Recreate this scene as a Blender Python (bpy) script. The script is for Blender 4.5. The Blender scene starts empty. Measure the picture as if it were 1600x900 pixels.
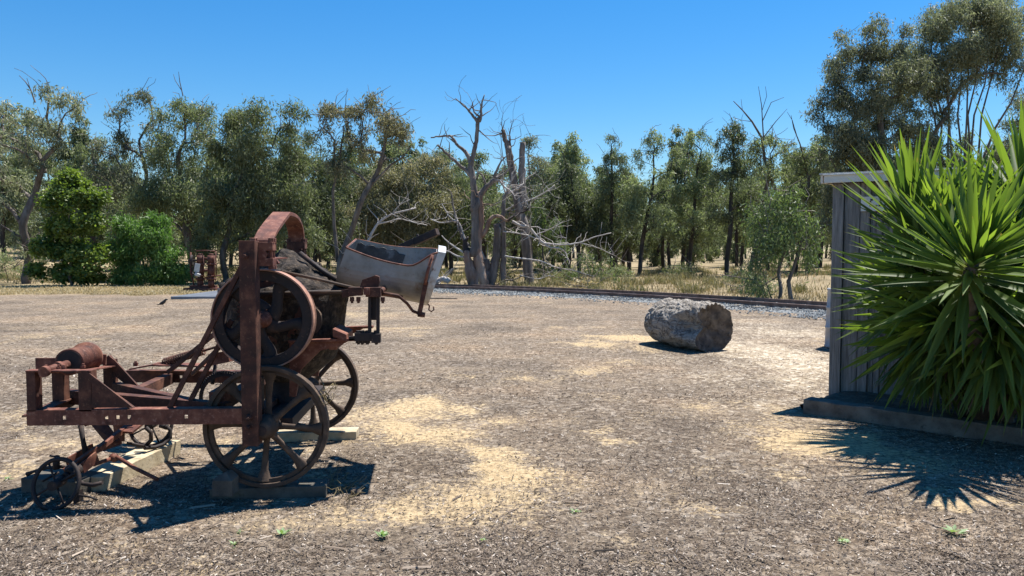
import bpy, bmesh, math, random
import numpy as np
from mathutils import Vector, Matrix, noise as mnoise

PI = math.pi
C = bpy.context.scene.collection
SC = bpy.context.scene
CAM_H = 1.6
FPX = 1180.0                      # focal length in pixels of a 1600 wide frame
PITCH = math.atan(60.0 / FPX)
CT, ST = math.cos(PITCH), math.sin(PITCH)

def P(px, py, Y):
    """world point at depth Y on the sight line of a survey pixel"""
    dx, u, f = px - 800.0, 450.0 - py, FPX
    y = f * CT + u * ST
    z = u * CT - f * ST
    k = Y / y
    return Vector((dx * k, Y, CAM_H + z * k))

def G(px, py, z=0.0):
    """world point at height z"""
    dx, u, f = px - 800.0, 450.0 - py, FPX
    y = f * CT + u * ST
    zz = u * CT - f * ST
    k = (z - CAM_H) / zz
    return Vector((dx * k, y * k, z))

def mpp(Y):
    return Y / FPX

# ------------------------------------------------------------------ materials
def new_mat(name):
    m = bpy.data.materials.new(name)
    m.use_nodes = True
    nt = m.node_tree
    nt.nodes.clear()
    out = nt.nodes.new('ShaderNodeOutputMaterial')
    return m, nt, out

def N(nt, t, **kw):
    n = nt.nodes.new(t)
    for k, v in kw.items():
        if k.startswith('in_'):
            key = k[3:]
            key = int(key) if key.isdigit() else key.replace('_', ' ')
            n.inputs[key].default_value = v
        else:
            setattr(n, k, v)
    return n

def L(nt, a, ao, b, bi):
    nt.links.new(a.outputs[ao], b.inputs[bi])

def ramp(nt, stops, interp='LINEAR'):
    r = nt.nodes.new('ShaderNodeValToRGB')
    cr = r.color_ramp
    cr.interpolation = interp
    while len(cr.elements) < len(stops):
        cr.elements.new(0.5)
    for e, (p, c) in zip(cr.elements, stops):
        e.position = p
        e.color = (c[0], c[1], c[2], 1.0)
    return r

def mixc(nt, fac=None, a=None, b=None, blend='MIX'):
    n = nt.nodes.new('ShaderNodeMix')
    n.data_type = 'RGBA'
    n.blend_type = blend
    if isinstance(fac, (int, float)): n.inputs[0].default_value = fac
    elif fac is not None: nt.links.new(fac, n.inputs[0])
    for v, i in ((a, 6), (b, 7)):
        if v is None: continue
        if isinstance(v, (tuple, list)): n.inputs[i].default_value = (v[0], v[1], v[2], 1)
        else: nt.links.new(v, n.inputs[i])
    return n

def surf_mat(name, stops, scale=8.0, rough=0.75, metal=0.0, bump=0.3, bump_scale=None, stretch=(1, 1, 1),
             fleck=None, fleck_scale=40.0, fleck_at=(0.55, 0.7), detail=8.0, bump_dist=0.01, spec=0.4, rough_var=0.15):
    """noise-coloured surface in object space"""
    m, nt, out = new_mat(name)
    tc = N(nt, 'ShaderNodeTexCoord')
    mp = N(nt, 'ShaderNodeMapping')
    mp.inputs['Scale'].default_value = stretch
    L(nt, tc, 'Object', mp, 'Vector')
    n1 = N(nt, 'ShaderNodeTexNoise', in_Scale=scale, in_Detail=detail, in_Roughness=0.62)
    L(nt, mp, 0, n1, 'Vector')
    r = ramp(nt, stops)
    L(nt, n1, 'Fac', r, 0)
    col = r.outputs[0]
    if fleck:
        n2 = N(nt, 'ShaderNodeTexNoise', in_Scale=fleck_scale, in_Detail=6.0, in_Roughness=0.7)
        L(nt, mp, 0, n2, 'Vector')
        r2 = ramp(nt, [(fleck_at[0], (0, 0, 0)), (fleck_at[1], (1, 1, 1))])
        L(nt, n2, 'Fac', r2, 0)
        mx = mixc(nt, r2.outputs[0], col, fleck)
        col = mx.outputs[2]
    b = N(nt, 'ShaderNodeBsdfPrincipled', in_Roughness=rough, in_Metallic=metal)
    b.inputs['Specular IOR Level'].default_value = spec
    nt.links.new(col, b.inputs['Base Color'])
    if rough_var:
        mr = N(nt, 'ShaderNodeMapRange')
        mr.inputs[3].default_value = max(0.05, rough - rough_var)
        mr.inputs[4].default_value = min(1.0, rough + rough_var)
        L(nt, n1, 'Fac', mr, 0)
        L(nt, mr, 0, b, 'Roughness')
    if bump:
        n3 = N(nt, 'ShaderNodeTexNoise', in_Scale=bump_scale or scale * 5, in_Detail=8.0, in_Roughness=0.65)
        L(nt, mp, 0, n3, 'Vector')
        bp = N(nt, 'ShaderNodeBump', in_Strength=bump, in_Distance=bump_dist)
        L(nt, n3, 'Fac', bp, 'Height')
        L(nt, bp, 0, b, 'Normal')
    L(nt, b, 0, out, 0)
    return m

def leaf_mat(name, c_lo, c_hi, trans=0.35, rough=0.5, spec=0.4, tcol=None, obj_var=0.25):
    """leaf: per-leaf tint attribute, translucent"""
    m, nt, out = new_mat(name)
    at = N(nt, 'ShaderNodeAttribute', attribute_name='tint')
    mx = mixc(nt, at.outputs['Fac'], c_lo, c_hi)
    oi = N(nt, 'ShaderNodeObjectInfo')
    mr = N(nt, 'ShaderNodeMapRange')
    mr.inputs[3].default_value = 1 - obj_var
    mr.inputs[4].default_value = 1 + obj_var
    L(nt, oi, 'Random', mr, 0)
    vm = N(nt, 'ShaderNodeVectorMath', operation='SCALE')
    nt.links.new(mx.outputs[2], vm.inputs[0])
    L(nt, mr, 0, vm, 'Scale')
    b = N(nt, 'ShaderNodeBsdfPrincipled', in_Roughness=rough)
    b.inputs['Specular IOR Level'].default_value = spec
    L(nt, vm, 0, b, 'Base Color')
    tr = N(nt, 'ShaderNodeBsdfTranslucent')
    tm = N(nt, 'ShaderNodeVectorMath', operation='MULTIPLY')
    tm.inputs[1].default_value = tcol or (1.3, 1.5, 0.6)
    L(nt, vm, 0, tm, 0)
    L(nt, tm, 0, tr, 'Color')
    ms = N(nt, 'ShaderNodeMixShader', in_0=trans)
    L(nt, b, 0, ms, 1)
    L(nt, tr, 0, ms, 2)
    L(nt, ms, 0, out, 0)
    return m

# ------------------------------------------------------------------ mesh collector
class MB:
    def __init__(s):
        s.v, s.f, s.sm = [], [], []
    def add(s, vs, fs, smooth=False):
        o = len(s.v)
        s.v += [Vector(v) for v in vs]
        s.f += [tuple(i + o for i in f) for f in fs]
        s.sm += [smooth] * len(fs)
    def obox(s, c, ax, ay, az):
        """box from centre and three half-axis vectors"""
        c = Vector(c)
        vs = [c + ax * i + ay * j + az * k for i in (-1, 1) for j in (-1, 1) for k in (-1, 1)]
        s.add(vs, [(0, 1, 3, 2), (4, 6, 7, 5), (0, 4, 5, 1), (2, 3, 7, 6), (0, 2, 6, 4), (1, 5, 7, 3)])
    def box(s, c, sx, sy, sz, rz=0.0):
        m = Matrix.Rotation(rz, 3, 'Z')
        s.obox(c, m @ Vector((sx / 2, 0, 0)), m @ Vector((0, sy / 2, 0)), Vector((0, 0, sz / 2)))
    def bar(s, p0, p1, w, h, up=(0, 0, 1)):
        """rectangular bar p0->p1; h along up-ish, w across"""
        p0, p1 = Vector(p0), Vector(p1)
        d = (p1 - p0)
        t = d.normalized()
        up = Vector(up)
        side = t.cross(up)
        if side.length < 1e-4:
            side = t.cross(Vector((0, 1, 0)))
        side.normalize()
        u = side.cross(t).normalized()
        s.obox((p0 + p1) / 2, d / 2, side * (w / 2), u * (h / 2))
    def tube(s, pts, rad, seg=8, cap=True, smooth=True, closed=False):
        pts = [Vector(p) for p in pts]
        n = len(pts)
        if not isinstance(rad, (list, tuple)): rad = [rad] * n
        vs, fs = [], []
        prev = None
        for i, p in enumerate(pts):
            if closed: t = pts[(i + 1) % n] - pts[i - 1]
            else: t = pts[min(i + 1, n - 1)] - pts[max(i - 1, 0)]
            if t.length < 1e-9: t = Vector((0, 0, 1))
            t.normalize()
            if prev is None:
                a = Vector((0, 0, 1)) if abs(t.z) < 0.9 else Vector((1, 0, 0))
                x = t.cross(a).normalized()
            else:
                x = prev - t * prev.dot(t)
                if x.length < 1e-6: x = t.cross(Vector((0, 0, 1)))
                x.normalize()
            prev = x
            y = t.cross(x)
            for k in range(seg):
                a = 2 * PI * k / seg
                vs.append(p + (x * math.cos(a) + y * math.sin(a)) * rad[i])
        m = n if closed else n - 1
        for i in range(m):
            j = (i + 1) % n
            for k in range(seg):
                k2 = (k + 1) % seg
                fs.append((i * seg + k, i * seg + k2, j * seg + k2, j * seg + k))
        o = len(s.v)
        s.add(vs, fs, smooth)
        if cap and not closed:
            s.f.append(tuple(o + k for k in reversed(range(seg)))); s.sm.append(False)
            s.f.append(tuple(o + (n - 1) * seg + k for k in range(seg))); s.sm.append(False)
    def cyl(s, p0, p1, r0, r1=None, seg=16, smooth=True):
        s.tube([p0, p1], [r0, r0 if r1 is None else r1], seg, True, smooth)
    def loft(s, rings, closed_ring=True, cap=False, smooth=False, loop=False):
        n = len(rings[0]); vs = [v for r in rings for v in r]; fs = []
        m = len(rings) if loop else len(rings) - 1
        for i in range(m):
            j = (i + 1) % len(rings)
            for k in range(n if closed_ring else n - 1):
                k2 = (k + 1) % n
                fs.append((i * n + k, i * n + k2, j * n + k2, j * n + k))
        o = len(s.v)
        s.add(vs, fs, smooth)
        if cap:
            s.f.append(tuple(o + k for k in reversed(range(n)))); s.sm.append(False)
            s.f.append(tuple(o + (len(rings) - 1) * n + k for k in range(n))); s.sm.append(False)
    def ring(s, c, axis, ri, ro, w, seg=64):
        """flat-sided ring (rim)"""
        c, a = Vector(c), Vector(axis).normalized()
        x = a.cross(Vector((0, 0, 1)))
        if x.length < 1e-4: x = Vector((1, 0, 0))
        x.normalize(); y = x.cross(a) * -1
        rings = []
        for i in range(seg):
            t = 2 * PI * i / seg
            d = x * math.cos(t) + y * math.sin(t)
            rings.append([c + d * ri - a * w / 2, c + d * ro - a * w / 2, c + d * ro + a * w / 2, c + d * ri + a * w / 2])
        s.loft(rings, loop=True)
    def lathe(s, c, axis, prof, seg=48, smooth=True, cap=True):
        """prof: list of (along axis, radius)"""
        c, a = Vector(c), Vector(axis).normalized()
        x = a.cross(Vector((0, 1, 0)))
        if x.length < 1e-4: x = Vector((1, 0, 0))
        x.normalize(); y = a.cross(x)
        rings = [[c + a * h + (x * math.cos(2 * PI * k / seg) + y * math.sin(2 * PI * k / seg)) * r for k in range(seg)] for h, r in prof]
        s.loft(rings, cap=cap, smooth=smooth)
    def prism(s, poly, off):
        """polygon (3d points) extruded by vector"""
        n = len(poly); off = Vector(off)
        vs = [Vector(p) for p in poly] + [Vector(p) + off for p in poly]
        fs = [tuple(reversed(range(n))), tuple(range(n, 2 * n))] + [(i, (i + 1) % n, n + (i + 1) % n, n + i) for i in range(n)]
        s.add(vs, fs)
    def build(s, name, mat, parent=None, bevel=0.0, kind=None):
        me = bpy.data.meshes.new(name)
        off = Vector((0, 0, 0))
        q = parent
        while q is not None:
            off += q.location; q = q.parent
        me.from_pydata([tuple(v - off) for v in s.v], [], s.f)
        me.polygons.foreach_set('use_smooth', s.sm)
        bm = bmesh.new(); bm.from_mesh(me)
        bmesh.ops.recalc_face_normals(bm, faces=bm.faces)
        bm.to_mesh(me); bm.free()
        me.materials.append(mat)
        o = bpy.data.objects.new(name, me)
        C.objects.link(o)
        if parent is not None: o.parent = parent
        if bevel:
            b = o.modifiers.new('edge', 'BEVEL'); b.width = bevel; b.segments = 2; b.limit_method = 'ANGLE'; b.angle_limit = 0.7
        if kind: o['kind'] = kind
        return o

def np_mesh(name, V, F, mat, tint=None, parent=None, smooth=False, extra=None):
    """quad/tri mesh from numpy arrays"""
    me = bpy.data.meshes.new(name)
    V = np.asarray(V, dtype=np.float32); F = np.asarray(F, dtype=np.int32)
    k = F.shape[1]
    me.vertices.add(len(V)); me.vertices.foreach_set('co', V.ravel())
    me.loops.add(F.size); me.loops.foreach_set('vertex_index', F.ravel())
    me.polygons.add(len(F))
    me.polygons.foreach_set('loop_start', np.arange(0, F.size, k, dtype=np.int32))
    me.polygons.foreach_set('use_smooth', np.full(len(F), smooth, dtype=bool))
    me.update(calc_edges=True)
    if tint is not None:
        a = me.attributes.new('tint', 'FLOAT', 'POINT')
        a.data.foreach_set('value', np.asarray(tint, dtype=np.float32))
    for nm, arr in (extra or {}).items():
        a = me.attributes.new(nm, 'FLOAT', 'POINT')
        a.data.foreach_set('value', np.asarray(arr, dtype=np.float32))
    me.materials.append(mat)
    o = bpy.data.objects.new(name, me)
    C.objects.link(o)
    if parent is not None: o.parent = parent
    return o

def tag(o, label=None, cat=None, group=None, kind=None):
    if label: o['label'] = label
    if cat: o['category'] = cat
    if group: o['group'] = group
    if kind: o['kind'] = kind
    return o

def thing(name, label, cat, loc=(0, 0, 0), group=None):
    o = bpy.data.objects.new(name, None)
    C.objects.link(o)
    o.location = loc; o.empty_display_size = 0.2
    return tag(o, label, cat, group)

def dup(root, loc, rz=0.0, label=None, scale=1.0):
    r = root.copy(); C.objects.link(r)
    r.location = loc; r.rotation_euler = (0, 0, rz); r.scale = (scale,) * 3
    if label: r['label'] = label
    for ch in list(root.children):
        c = ch.copy(); C.objects.link(c); c.parent = r
        for g in list(ch.children):
            d = g.copy(); C.objects.link(d); d.parent = c
    return r

def unit(v):
    v = np.asarray(v, dtype=float)
    return v / np.maximum(np.linalg.norm(v, axis=-1, keepdims=True), 1e-9)
# ------------------------------------------------------------------ materials used
M = {}
M['rust'] = surf_mat('rust', [(0.30, (0.020, 0.008, 0.006)), (0.50, (0.064, 0.023, 0.015)), (0.70, (0.165, 0.070, 0.042))],
                     scale=9, rough=0.78, bump=0.35, bump_scale=90, fleck=(0.22, 0.115, 0.065), fleck_scale=45, fleck_at=(0.58, 0.75), bump_dist=0.004)
M['rust_red'] = surf_mat('rust_red', [(0.30, (0.045, 0.014, 0.010)), (0.5, (0.14, 0.048, 0.030)), (0.70, (0.26, 0.115, 0.070))],
                     scale=10, rough=0.75, bump=0.3, bump_scale=90, fleck=(0.30, 0.17, 0.13), fleck_scale=40, fleck_at=(0.56, 0.75), bump_dist=0.004)
M['tread'] = surf_mat('sunlit_rust', [(0.3, (0.20, 0.10, 0.07)), (0.5, (0.32, 0.17, 0.12)), (0.7, (0.42, 0.25, 0.18))], scale=14, rough=0.6, bump=0.2, bump_scale=80, bump_dist=0.003)  # paler rust: sunlight on the flywheel tread is put into the colour
M['rust_dark'] = surf_mat('rust_dark', [(0.30, (0.011, 0.009, 0.010)), (0.55, (0.026, 0.018, 0.017)), (0.75, (0.08, 0.042, 0.03))],
                     scale=12, rough=0.72, bump=0.4, bump_scale=90, fleck=(0.2, 0.12, 0.08), fleck_scale=30, fleck_at=(0.6, 0.8), bump_dist=0.005)
M['wheel_iron'] = surf_mat('wheel_iron', [(0.30, (0.036, 0.024, 0.018)), (0.55, (0.078, 0.052, 0.036)), (0.75, (0.16, 0.105, 0.07))],
                     scale=14, rough=0.8, bump=0.4, bump_scale=80, bump_dist=0.005)
M['galv'] = surf_mat('galvanised', [(0.30, (0.11, 0.08, 0.055)), (0.42, (0.22, 0.21, 0.195)), (0.60, (0.31, 0.305, 0.295)), (0.74, (0.20, 0.145, 0.10))],
                     scale=5, rough=0.5, metal=0.35, bump=0.15, bump_scale=30, fleck=(0.13, 0.065, 0.04), fleck_scale=11, fleck_at=(0.57, 0.70))
M['galv_bright'] = surf_mat('galvanised_bright', [(0.3, (0.36, 0.36, 0.35)), (0.55, (0.50, 0.505, 0.50)), (0.75, (0.30, 0.22, 0.16))], scale=9, rough=0.5, metal=0.3, bump=0.15, fleck=(0.16, 0.09, 0.06), fleck_scale=16, fleck_at=(0.58, 0.7))
M['tar'] = surf_mat('tar_stain', [(0.35, (0.02, 0.02, 0.022)), (0.55, (0.07, 0.068, 0.066)), (0.7, (0.26, 0.26, 0.255))], scale=7, rough=0.7, bump=0.5, bump_scale=30)
M['crust'] = surf_mat('concrete_crust', [(0.34, (0.010, 0.008, 0.007)), (0.5, (0.036, 0.027, 0.021)), (0.66, (0.115, 0.086, 0.062))],
                     scale=22, rough=0.95, bump=1.0, bump_scale=45, fleck=(0.34, 0.28, 0.22), fleck_scale=60, fleck_at=(0.64, 0.73), bump_dist=0.03)
M['plank'] = surf_mat('pale_timber', [(0.3, (0.30, 0.235, 0.145)), (0.5, (0.44, 0.365, 0.24)), (0.7, (0.52, 0.45, 0.32))],
                     scale=6, rough=0.85, bump=0.4, bump_scale=50, stretch=(1, 1, 1), fleck=(0.2, 0.16, 0.11), fleck_scale=18)
M['plank_grey'] = surf_mat('grey_timber', [(0.3, (0.09, 0.076, 0.06)), (0.5, (0.16, 0.137, 0.108)), (0.7, (0.26, 0.22, 0.17))],
                     scale=7, rough=0.9, bump=0.5, bump_scale=50, fleck=(0.1, 0.085, 0.07), fleck_scale=18)
M['plank_dark'] = surf_mat('shade_darkened_timber', [(0.3, (0.045, 0.042, 0.036)), (0.5, (0.085, 0.078, 0.064)), (0.72, (0.15, 0.135, 0.105))], scale=7, rough=0.9, bump=0.5, bump_scale=50, fleck=(0.04, 0.036, 0.03), fleck_scale=18)  # grey timber darkened: the shade under the mixer is put into its colour
M['board'] = surf_mat('weathered_boards', [(0.28, (0.11, 0.102, 0.098)), (0.5, (0.24, 0.228, 0.222)), (0.72, (0.36, 0.345, 0.335))],
                     scale=9, rough=0.9, bump=0.7, bump_scale=26, stretch=(6, 6, 0.35), fleck=(0.12, 0.10, 0.09), fleck_scale=14, bump_dist=0.006)
M['sleeper'] = surf_mat('garden_sleeper', [(0.3, (0.07, 0.057, 0.047)), (0.5, (0.145, 0.122, 0.10)), (0.7, (0.23, 0.20, 0.165))],
                     scale=8, rough=0.92, bump=0.8, bump_scale=30, fleck=(0.07, 0.06, 0.05), fleck_scale=16, bump_dist=0.01)
M['fascia'] = surf_mat('cream_fascia', [(0.3, (0.60, 0.57, 0.51)), (0.6, (0.74, 0.71, 0.65)), (0.8, (0.78, 0.76, 0.72))], scale=6, rough=0.55, bump=0.05)
M['sign_white'] = surf_mat('sign_white', [(0.3, (0.62, 0.64, 0.64)), (0.7, (0.74, 0.75, 0.75))], scale=5, rough=0.5, bump=0)
M['sign_black'] = surf_mat('sign_black', [(0.3, (0.02, 0.02, 0.02)), (0.7, (0.03, 0.03, 0.03))], scale=5, rough=0.6, bump=0)
M['steel_drum'] = surf_mat('painted_steel', [(0.3, (0.26, 0.275, 0.29)), (0.5, (0.34, 0.355, 0.37)), (0.75, (0.30, 0.28, 0.26))],
                     scale=4, rough=0.5, bump=0.1, fleck=(0.3, 0.22, 0.17), fleck_scale=9, fleck_at=(0.64, 0.8))
M['concrete'] = surf_mat('sky_tinted_concrete', [(0.3, (0.12, 0.135, 0.16)), (0.55, (0.17, 0.19, 0.22)), (0.75, (0.22, 0.235, 0.26))], scale=2.5, rough=0.35, bump=0.15, bump_scale=30)  # blue of the reflected sky is put into the slab's colour
M['pump_rust'] = surf_mat('pump_rust', [(0.3, (0.035, 0.012, 0.009)), (0.5, (0.09, 0.030, 0.02)), (0.7, (0.18, 0.07, 0.045))], scale=6, rough=0.75, bump=0.3, bump_scale=40)
M['rail'] = surf_mat('rail_rust', [(0.3, (0.09, 0.05, 0.04)), (0.5, (0.17, 0.105, 0.085)), (0.7, (0.28, 0.20, 0.17))], scale=5, rough=0.6, bump=0.2)
M['bark_grey'] = surf_mat('bark_grey', [(0.28, (0.055, 0.045, 0.038)), (0.5, (0.135, 0.112, 0.096)), (0.7, (0.26, 0.23, 0.20))], scale=1.6, rough=0.9, bump=0.6, bump_scale=9, stretch=(2.5, 2.5, 0.6), bump_dist=0.05,
                        fleck=(0.10, 0.065, 0.05), fleck_scale=3.0, fleck_at=(0.56, 0.64))
M['bark_dark'] = surf_mat('bark_dark', [(0.3, (0.018, 0.015, 0.013)), (0.5, (0.05, 0.042, 0.036)), (0.72, (0.11, 0.092, 0.078))], scale=2.0, rough=0.95, bump=0.8, bump_scale=9, stretch=(2.5, 2.5, 0.6), bump_dist=0.05)
M['bark_mid'] = surf_mat('bark_mid', [(0.3, (0.045, 0.036, 0.03)), (0.5, (0.12, 0.10, 0.085)), (0.72, (0.24, 0.205, 0.175))], scale=1.8, rough=0.92, bump=0.7, bump_scale=9, stretch=(2.5, 2.5, 0.6), bump_dist=0.05)
M['deadwood'] = surf_mat('dead_wood', [(0.28, (0.05, 0.040, 0.036)), (0.5, (0.145, 0.122, 0.108)), (0.7, (0.29, 0.26, 0.235))], scale=1.4, rough=0.9, bump=0.6, bump_scale=8, stretch=(3, 3, 0.5), bump_dist=0.05)
M['deadpale'] = surf_mat('bleached_wood', [(0.28, (0.24, 0.21, 0.19)), (0.5, (0.40, 0.365, 0.335)), (0.7, (0.52, 0.49, 0.46))], scale=2.0, rough=0.85, bump=0.4, bump_scale=9, bump_dist=0.03)
M['bark_red'] = surf_mat('red_bare_trunk', [(0.28, (0.10, 0.058, 0.042)), (0.45, (0.22, 0.135, 0.098)), (0.6, (0.31, 0.23, 0.18)), (0.75, (0.40, 0.34, 0.295))], scale=1.2, rough=0.9, bump=0.6, bump_scale=8, stretch=(4, 4, 0.4), bump_dist=0.05)

M['leaf_grey'] = leaf_mat('gum_leaf_grey', (0.105, 0.118, 0.074), (0.36, 0.37, 0.255), trans=0.40, rough=0.5, spec=0.3, tcol=(1.1, 1.2, 0.8))
M['leaf_olive'] = leaf_mat('gum_leaf_olive', (0.092, 0.110, 0.056), (0.31, 0.335, 0.19), trans=0.40, rough=0.5, spec=0.3, tcol=(1.1, 1.25, 0.75))
M['leaf_tan'] = leaf_mat('gum_leaf_tan', (0.088, 0.100, 0.058), (0.33, 0.30, 0.195), trans=0.38, rough=0.5, spec=0.3, tcol=(1.15, 1.15, 0.75))
M['leaf_dark'] = leaf_mat('gum_leaf_dark', (0.070, 0.088, 0.050), (0.24, 0.265, 0.155), trans=0.38, rough=0.5, spec=0.3, tcol=(1.1, 1.25, 0.75))
M['leaf_young'] = leaf_mat('gum_leaf_young', (0.07, 0.10, 0.042), (0.21, 0.25, 0.13), trans=0.35, rough=0.5, spec=0.35, tcol=(1.2, 1.45, 0.6))
M['leaf_bright'] = leaf_mat('bright_leaf', (0.050, 0.088, 0.024), (0.25, 0.32, 0.09), trans=0.40, rough=0.45, spec=0.35, tcol=(1.35, 1.5, 0.5), obj_var=0.05)
M['leaf_pepper'] = leaf_mat('pepper_leaf', (0.055, 0.115, 0.030), (0.20, 0.31, 0.10), trans=0.40, rough=0.5, spec=0.3, tcol=(1.2, 1.5, 0.6), obj_var=0.05)
M['leaf_weed'] = leaf_mat('weed_leaf', (0.16, 0.25, 0.10), (0.36, 0.46, 0.26), trans=0.3, rough=0.6, spec=0.3, obj_var=0.05)
M['straw'] = leaf_mat('straw', (0.30, 0.245, 0.135), (0.66, 0.565, 0.36), trans=0.3, rough=0.7, spec=0.2, tcol=(1.1, 1.0, 0.7), obj_var=0.1)
M['straw_dull'] = leaf_mat('dull_straw', (0.17, 0.14, 0.078), (0.44, 0.37, 0.23), trans=0.3, rough=0.7, spec=0.2, tcol=(1.1, 1.0, 0.7), obj_var=0.1)
M['grass_mix'] = leaf_mat('grass_mix', (0.10, 0.11, 0.05), (0.36, 0.31, 0.17), trans=0.3, rough=0.7, spec=0.2, tcol=(1.1, 1.1, 0.7), obj_var=0.1)

def yucca_mat():
    m, nt, out = new_mat('yucca_leaf')
    at = N(nt, 'ShaderNodeAttribute', attribute_name='tint')
    ln = N(nt, 'ShaderNodeAttribute', attribute_name='along')
    base = mixc(nt, at.outputs['Fac'], (0.040, 0.078, 0.024), (0.19, 0.275, 0.062))
    r = ramp(nt, [(0.0, (0.26, 0.27, 0.12)), (0.12, (0.13, 0.19, 0.06)), (0.3, (0, 0, 0))])
    L(nt, ln, 'Fac', r, 0)
    r2 = ramp(nt, [(0.05, (1, 1, 1)), (0.3, (0, 0, 0))])
    L(nt, ln, 'Fac', r2, 0)
    mx = mixc(nt, r2.outputs[0], base.outputs[2], r.outputs[0])
    tp = N(nt, 'ShaderNodeMath', operation='MULTIPLY_ADD')
    L(nt, at, 'Fac', tp, 0); tp.inputs[1].default_value = -0.10; L(nt, ln, 'Fac', tp, 2)
    r3 = ramp(nt, [(0.915, (0, 0, 0)), (0.96, (1, 1, 1))]); L(nt, tp, 0, r3, 0)
    mx = mixc(nt, r3.outputs[0], mx.outputs[2], (0.20, 0.145, 0.075))
    b = N(nt, 'ShaderNodeBsdfPrincipled', in_Roughness=0.55)
    b.inputs['Specular IOR Level'].default_value = 0.38
    nt.links.new(mx.outputs[2], b.inputs['Base Color'])
    tr = N(nt, 'ShaderNodeBsdfTranslucent')
    tm = N(nt, 'ShaderNodeVectorMath', operation='MULTIPLY')
    tm.inputs[1].default_value = (1.75, 1.8, 0.6)
    nt.links.new(mx.outputs[2], tm.inputs[0])
    L(nt, tm, 0, tr, 'Color')
    ms = N(nt, 'ShaderNodeMixShader', in_0=0.42)
    L(nt, b, 0, ms, 1); L(nt, tr, 0, ms, 2); L(nt, ms, 0, out, 0)
    return m
M['yucca'] = yucca_mat()
M['yucca_dead'] = leaf_mat('yucca_dead_leaf', (0.10, 0.075, 0.042), (0.26, 0.20, 0.12), trans=0.2, rough=0.8, spec=0.2, tcol=(1.0, 0.9, 0.7), obj_var=0.05)

def log_mat():
    m, nt, out = new_mat('cracked_log')
    tc = N(nt, 'ShaderNodeTexCoord')
    lc = N(nt, 'ShaderNodeAttribute', attribute_name='lc')
    n0 = N(nt, 'ShaderNodeTexNoise', in_Scale=4.0, in_Detail=6.0, in_Roughness=0.6)
    L(nt, tc, 'Object', n0, 'Vector')
    vm = N(nt, 'ShaderNodeVectorMath', operation='MULTIPLY_ADD')
    L(nt, n0, 'Color', vm, 0); vm.inputs[1].default_value = (0.55, 0.55, 0.55); L(nt, lc, 'Vector', vm, 2)
    vo = N(nt, 'ShaderNodeTexVoronoi', feature='DISTANCE_TO_EDGE', in_Scale=6.5)
    L(nt, vm, 0, vo, 'Vector')
    n1 = N(nt, 'ShaderNodeTexNoise', in_Scale=9.0, in_Detail=9.0, in_Roughness=0.68)
    mpg = N(nt, 'ShaderNodeMapping'); mpg.inputs['Scale'].default_value = (0.9, 5.0, 2.0); L(nt, lc, 'Vector', mpg, 'Vector')
    L(nt, mpg, 0, n1, 'Vector')
    r = ramp(nt, [(0.3, (0.13, 0.113, 0.093)), (0.5, (0.265, 0.238, 0.205)), (0.7, (0.43, 0.40, 0.355))])
    L(nt, n1, 'Fac', r, 0)
    rc = ramp(nt, [(0.0, (0.0, 0.0, 0.0)), (0.025, (0.6, 0.6, 0.6)), (0.07, (1, 1, 1))])
    L(nt, vo, 'Distance', rc, 0)
    mx = mixc(nt, rc.outputs[0], (0.05, 0.042, 0.036), r.outputs[0])
    b = N(nt, 'ShaderNodeBsdfPrincipled', in_Roughness=0.9)
    nt.links.new(mx.outputs[2], b.inputs['Base Color'])
    mh = N(nt, 'ShaderNodeMath', operation='MULTIPLY_ADD')
    L(nt, rc, 0, mh, 0); mh.inputs[1].default_value = 0.8; L(nt, n1, 'Fac', mh, 2)
    bp = N(nt, 'ShaderNodeBump', in_Strength=0.7, in_Distance=0.03)
    L(nt, mh, 0, bp, 'Height'); L(nt, bp, 0, b, 'Normal')
    L(nt, b, 0, out, 0)
    return m
M['log'] = log_mat()
M['log_end'] = surf_mat('log_end_grain', [(0.3, (0.045, 0.037, 0.031)), (0.5, (0.11, 0.092, 0.076)), (0.72, (0.21, 0.18, 0.15))], scale=7, rough=0.95, bump=0.9, bump_scale=20, bump_dist=0.03,
                     fleck=(0.04, 0.033, 0.028), fleck_scale=8, fleck_at=(0.56, 0.66))

def chip_mat():
    m, nt, out = new_mat('bark_chips')
    at = N(nt, 'ShaderNodeAttribute', attribute_name='tint')
    r = ramp(nt, [(0.0, (0.026, 0.019, 0.015)), (0.3, (0.084, 0.061, 0.044)), (0.55, (0.18, 0.136, 0.098)), (0.8, (0.33, 0.268, 0.205)), (1.0, (0.58, 0.52, 0.45))])
    L(nt, at, 'Fac', r, 0)
    b = N(nt, 'ShaderNodeBsdfPrincipled', in_Roughness=0.85)
    L(nt, r, 0, b, 'Base Color')
    L(nt, b, 0, out, 0)
    return m
M['chips'] = chip_mat()

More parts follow.
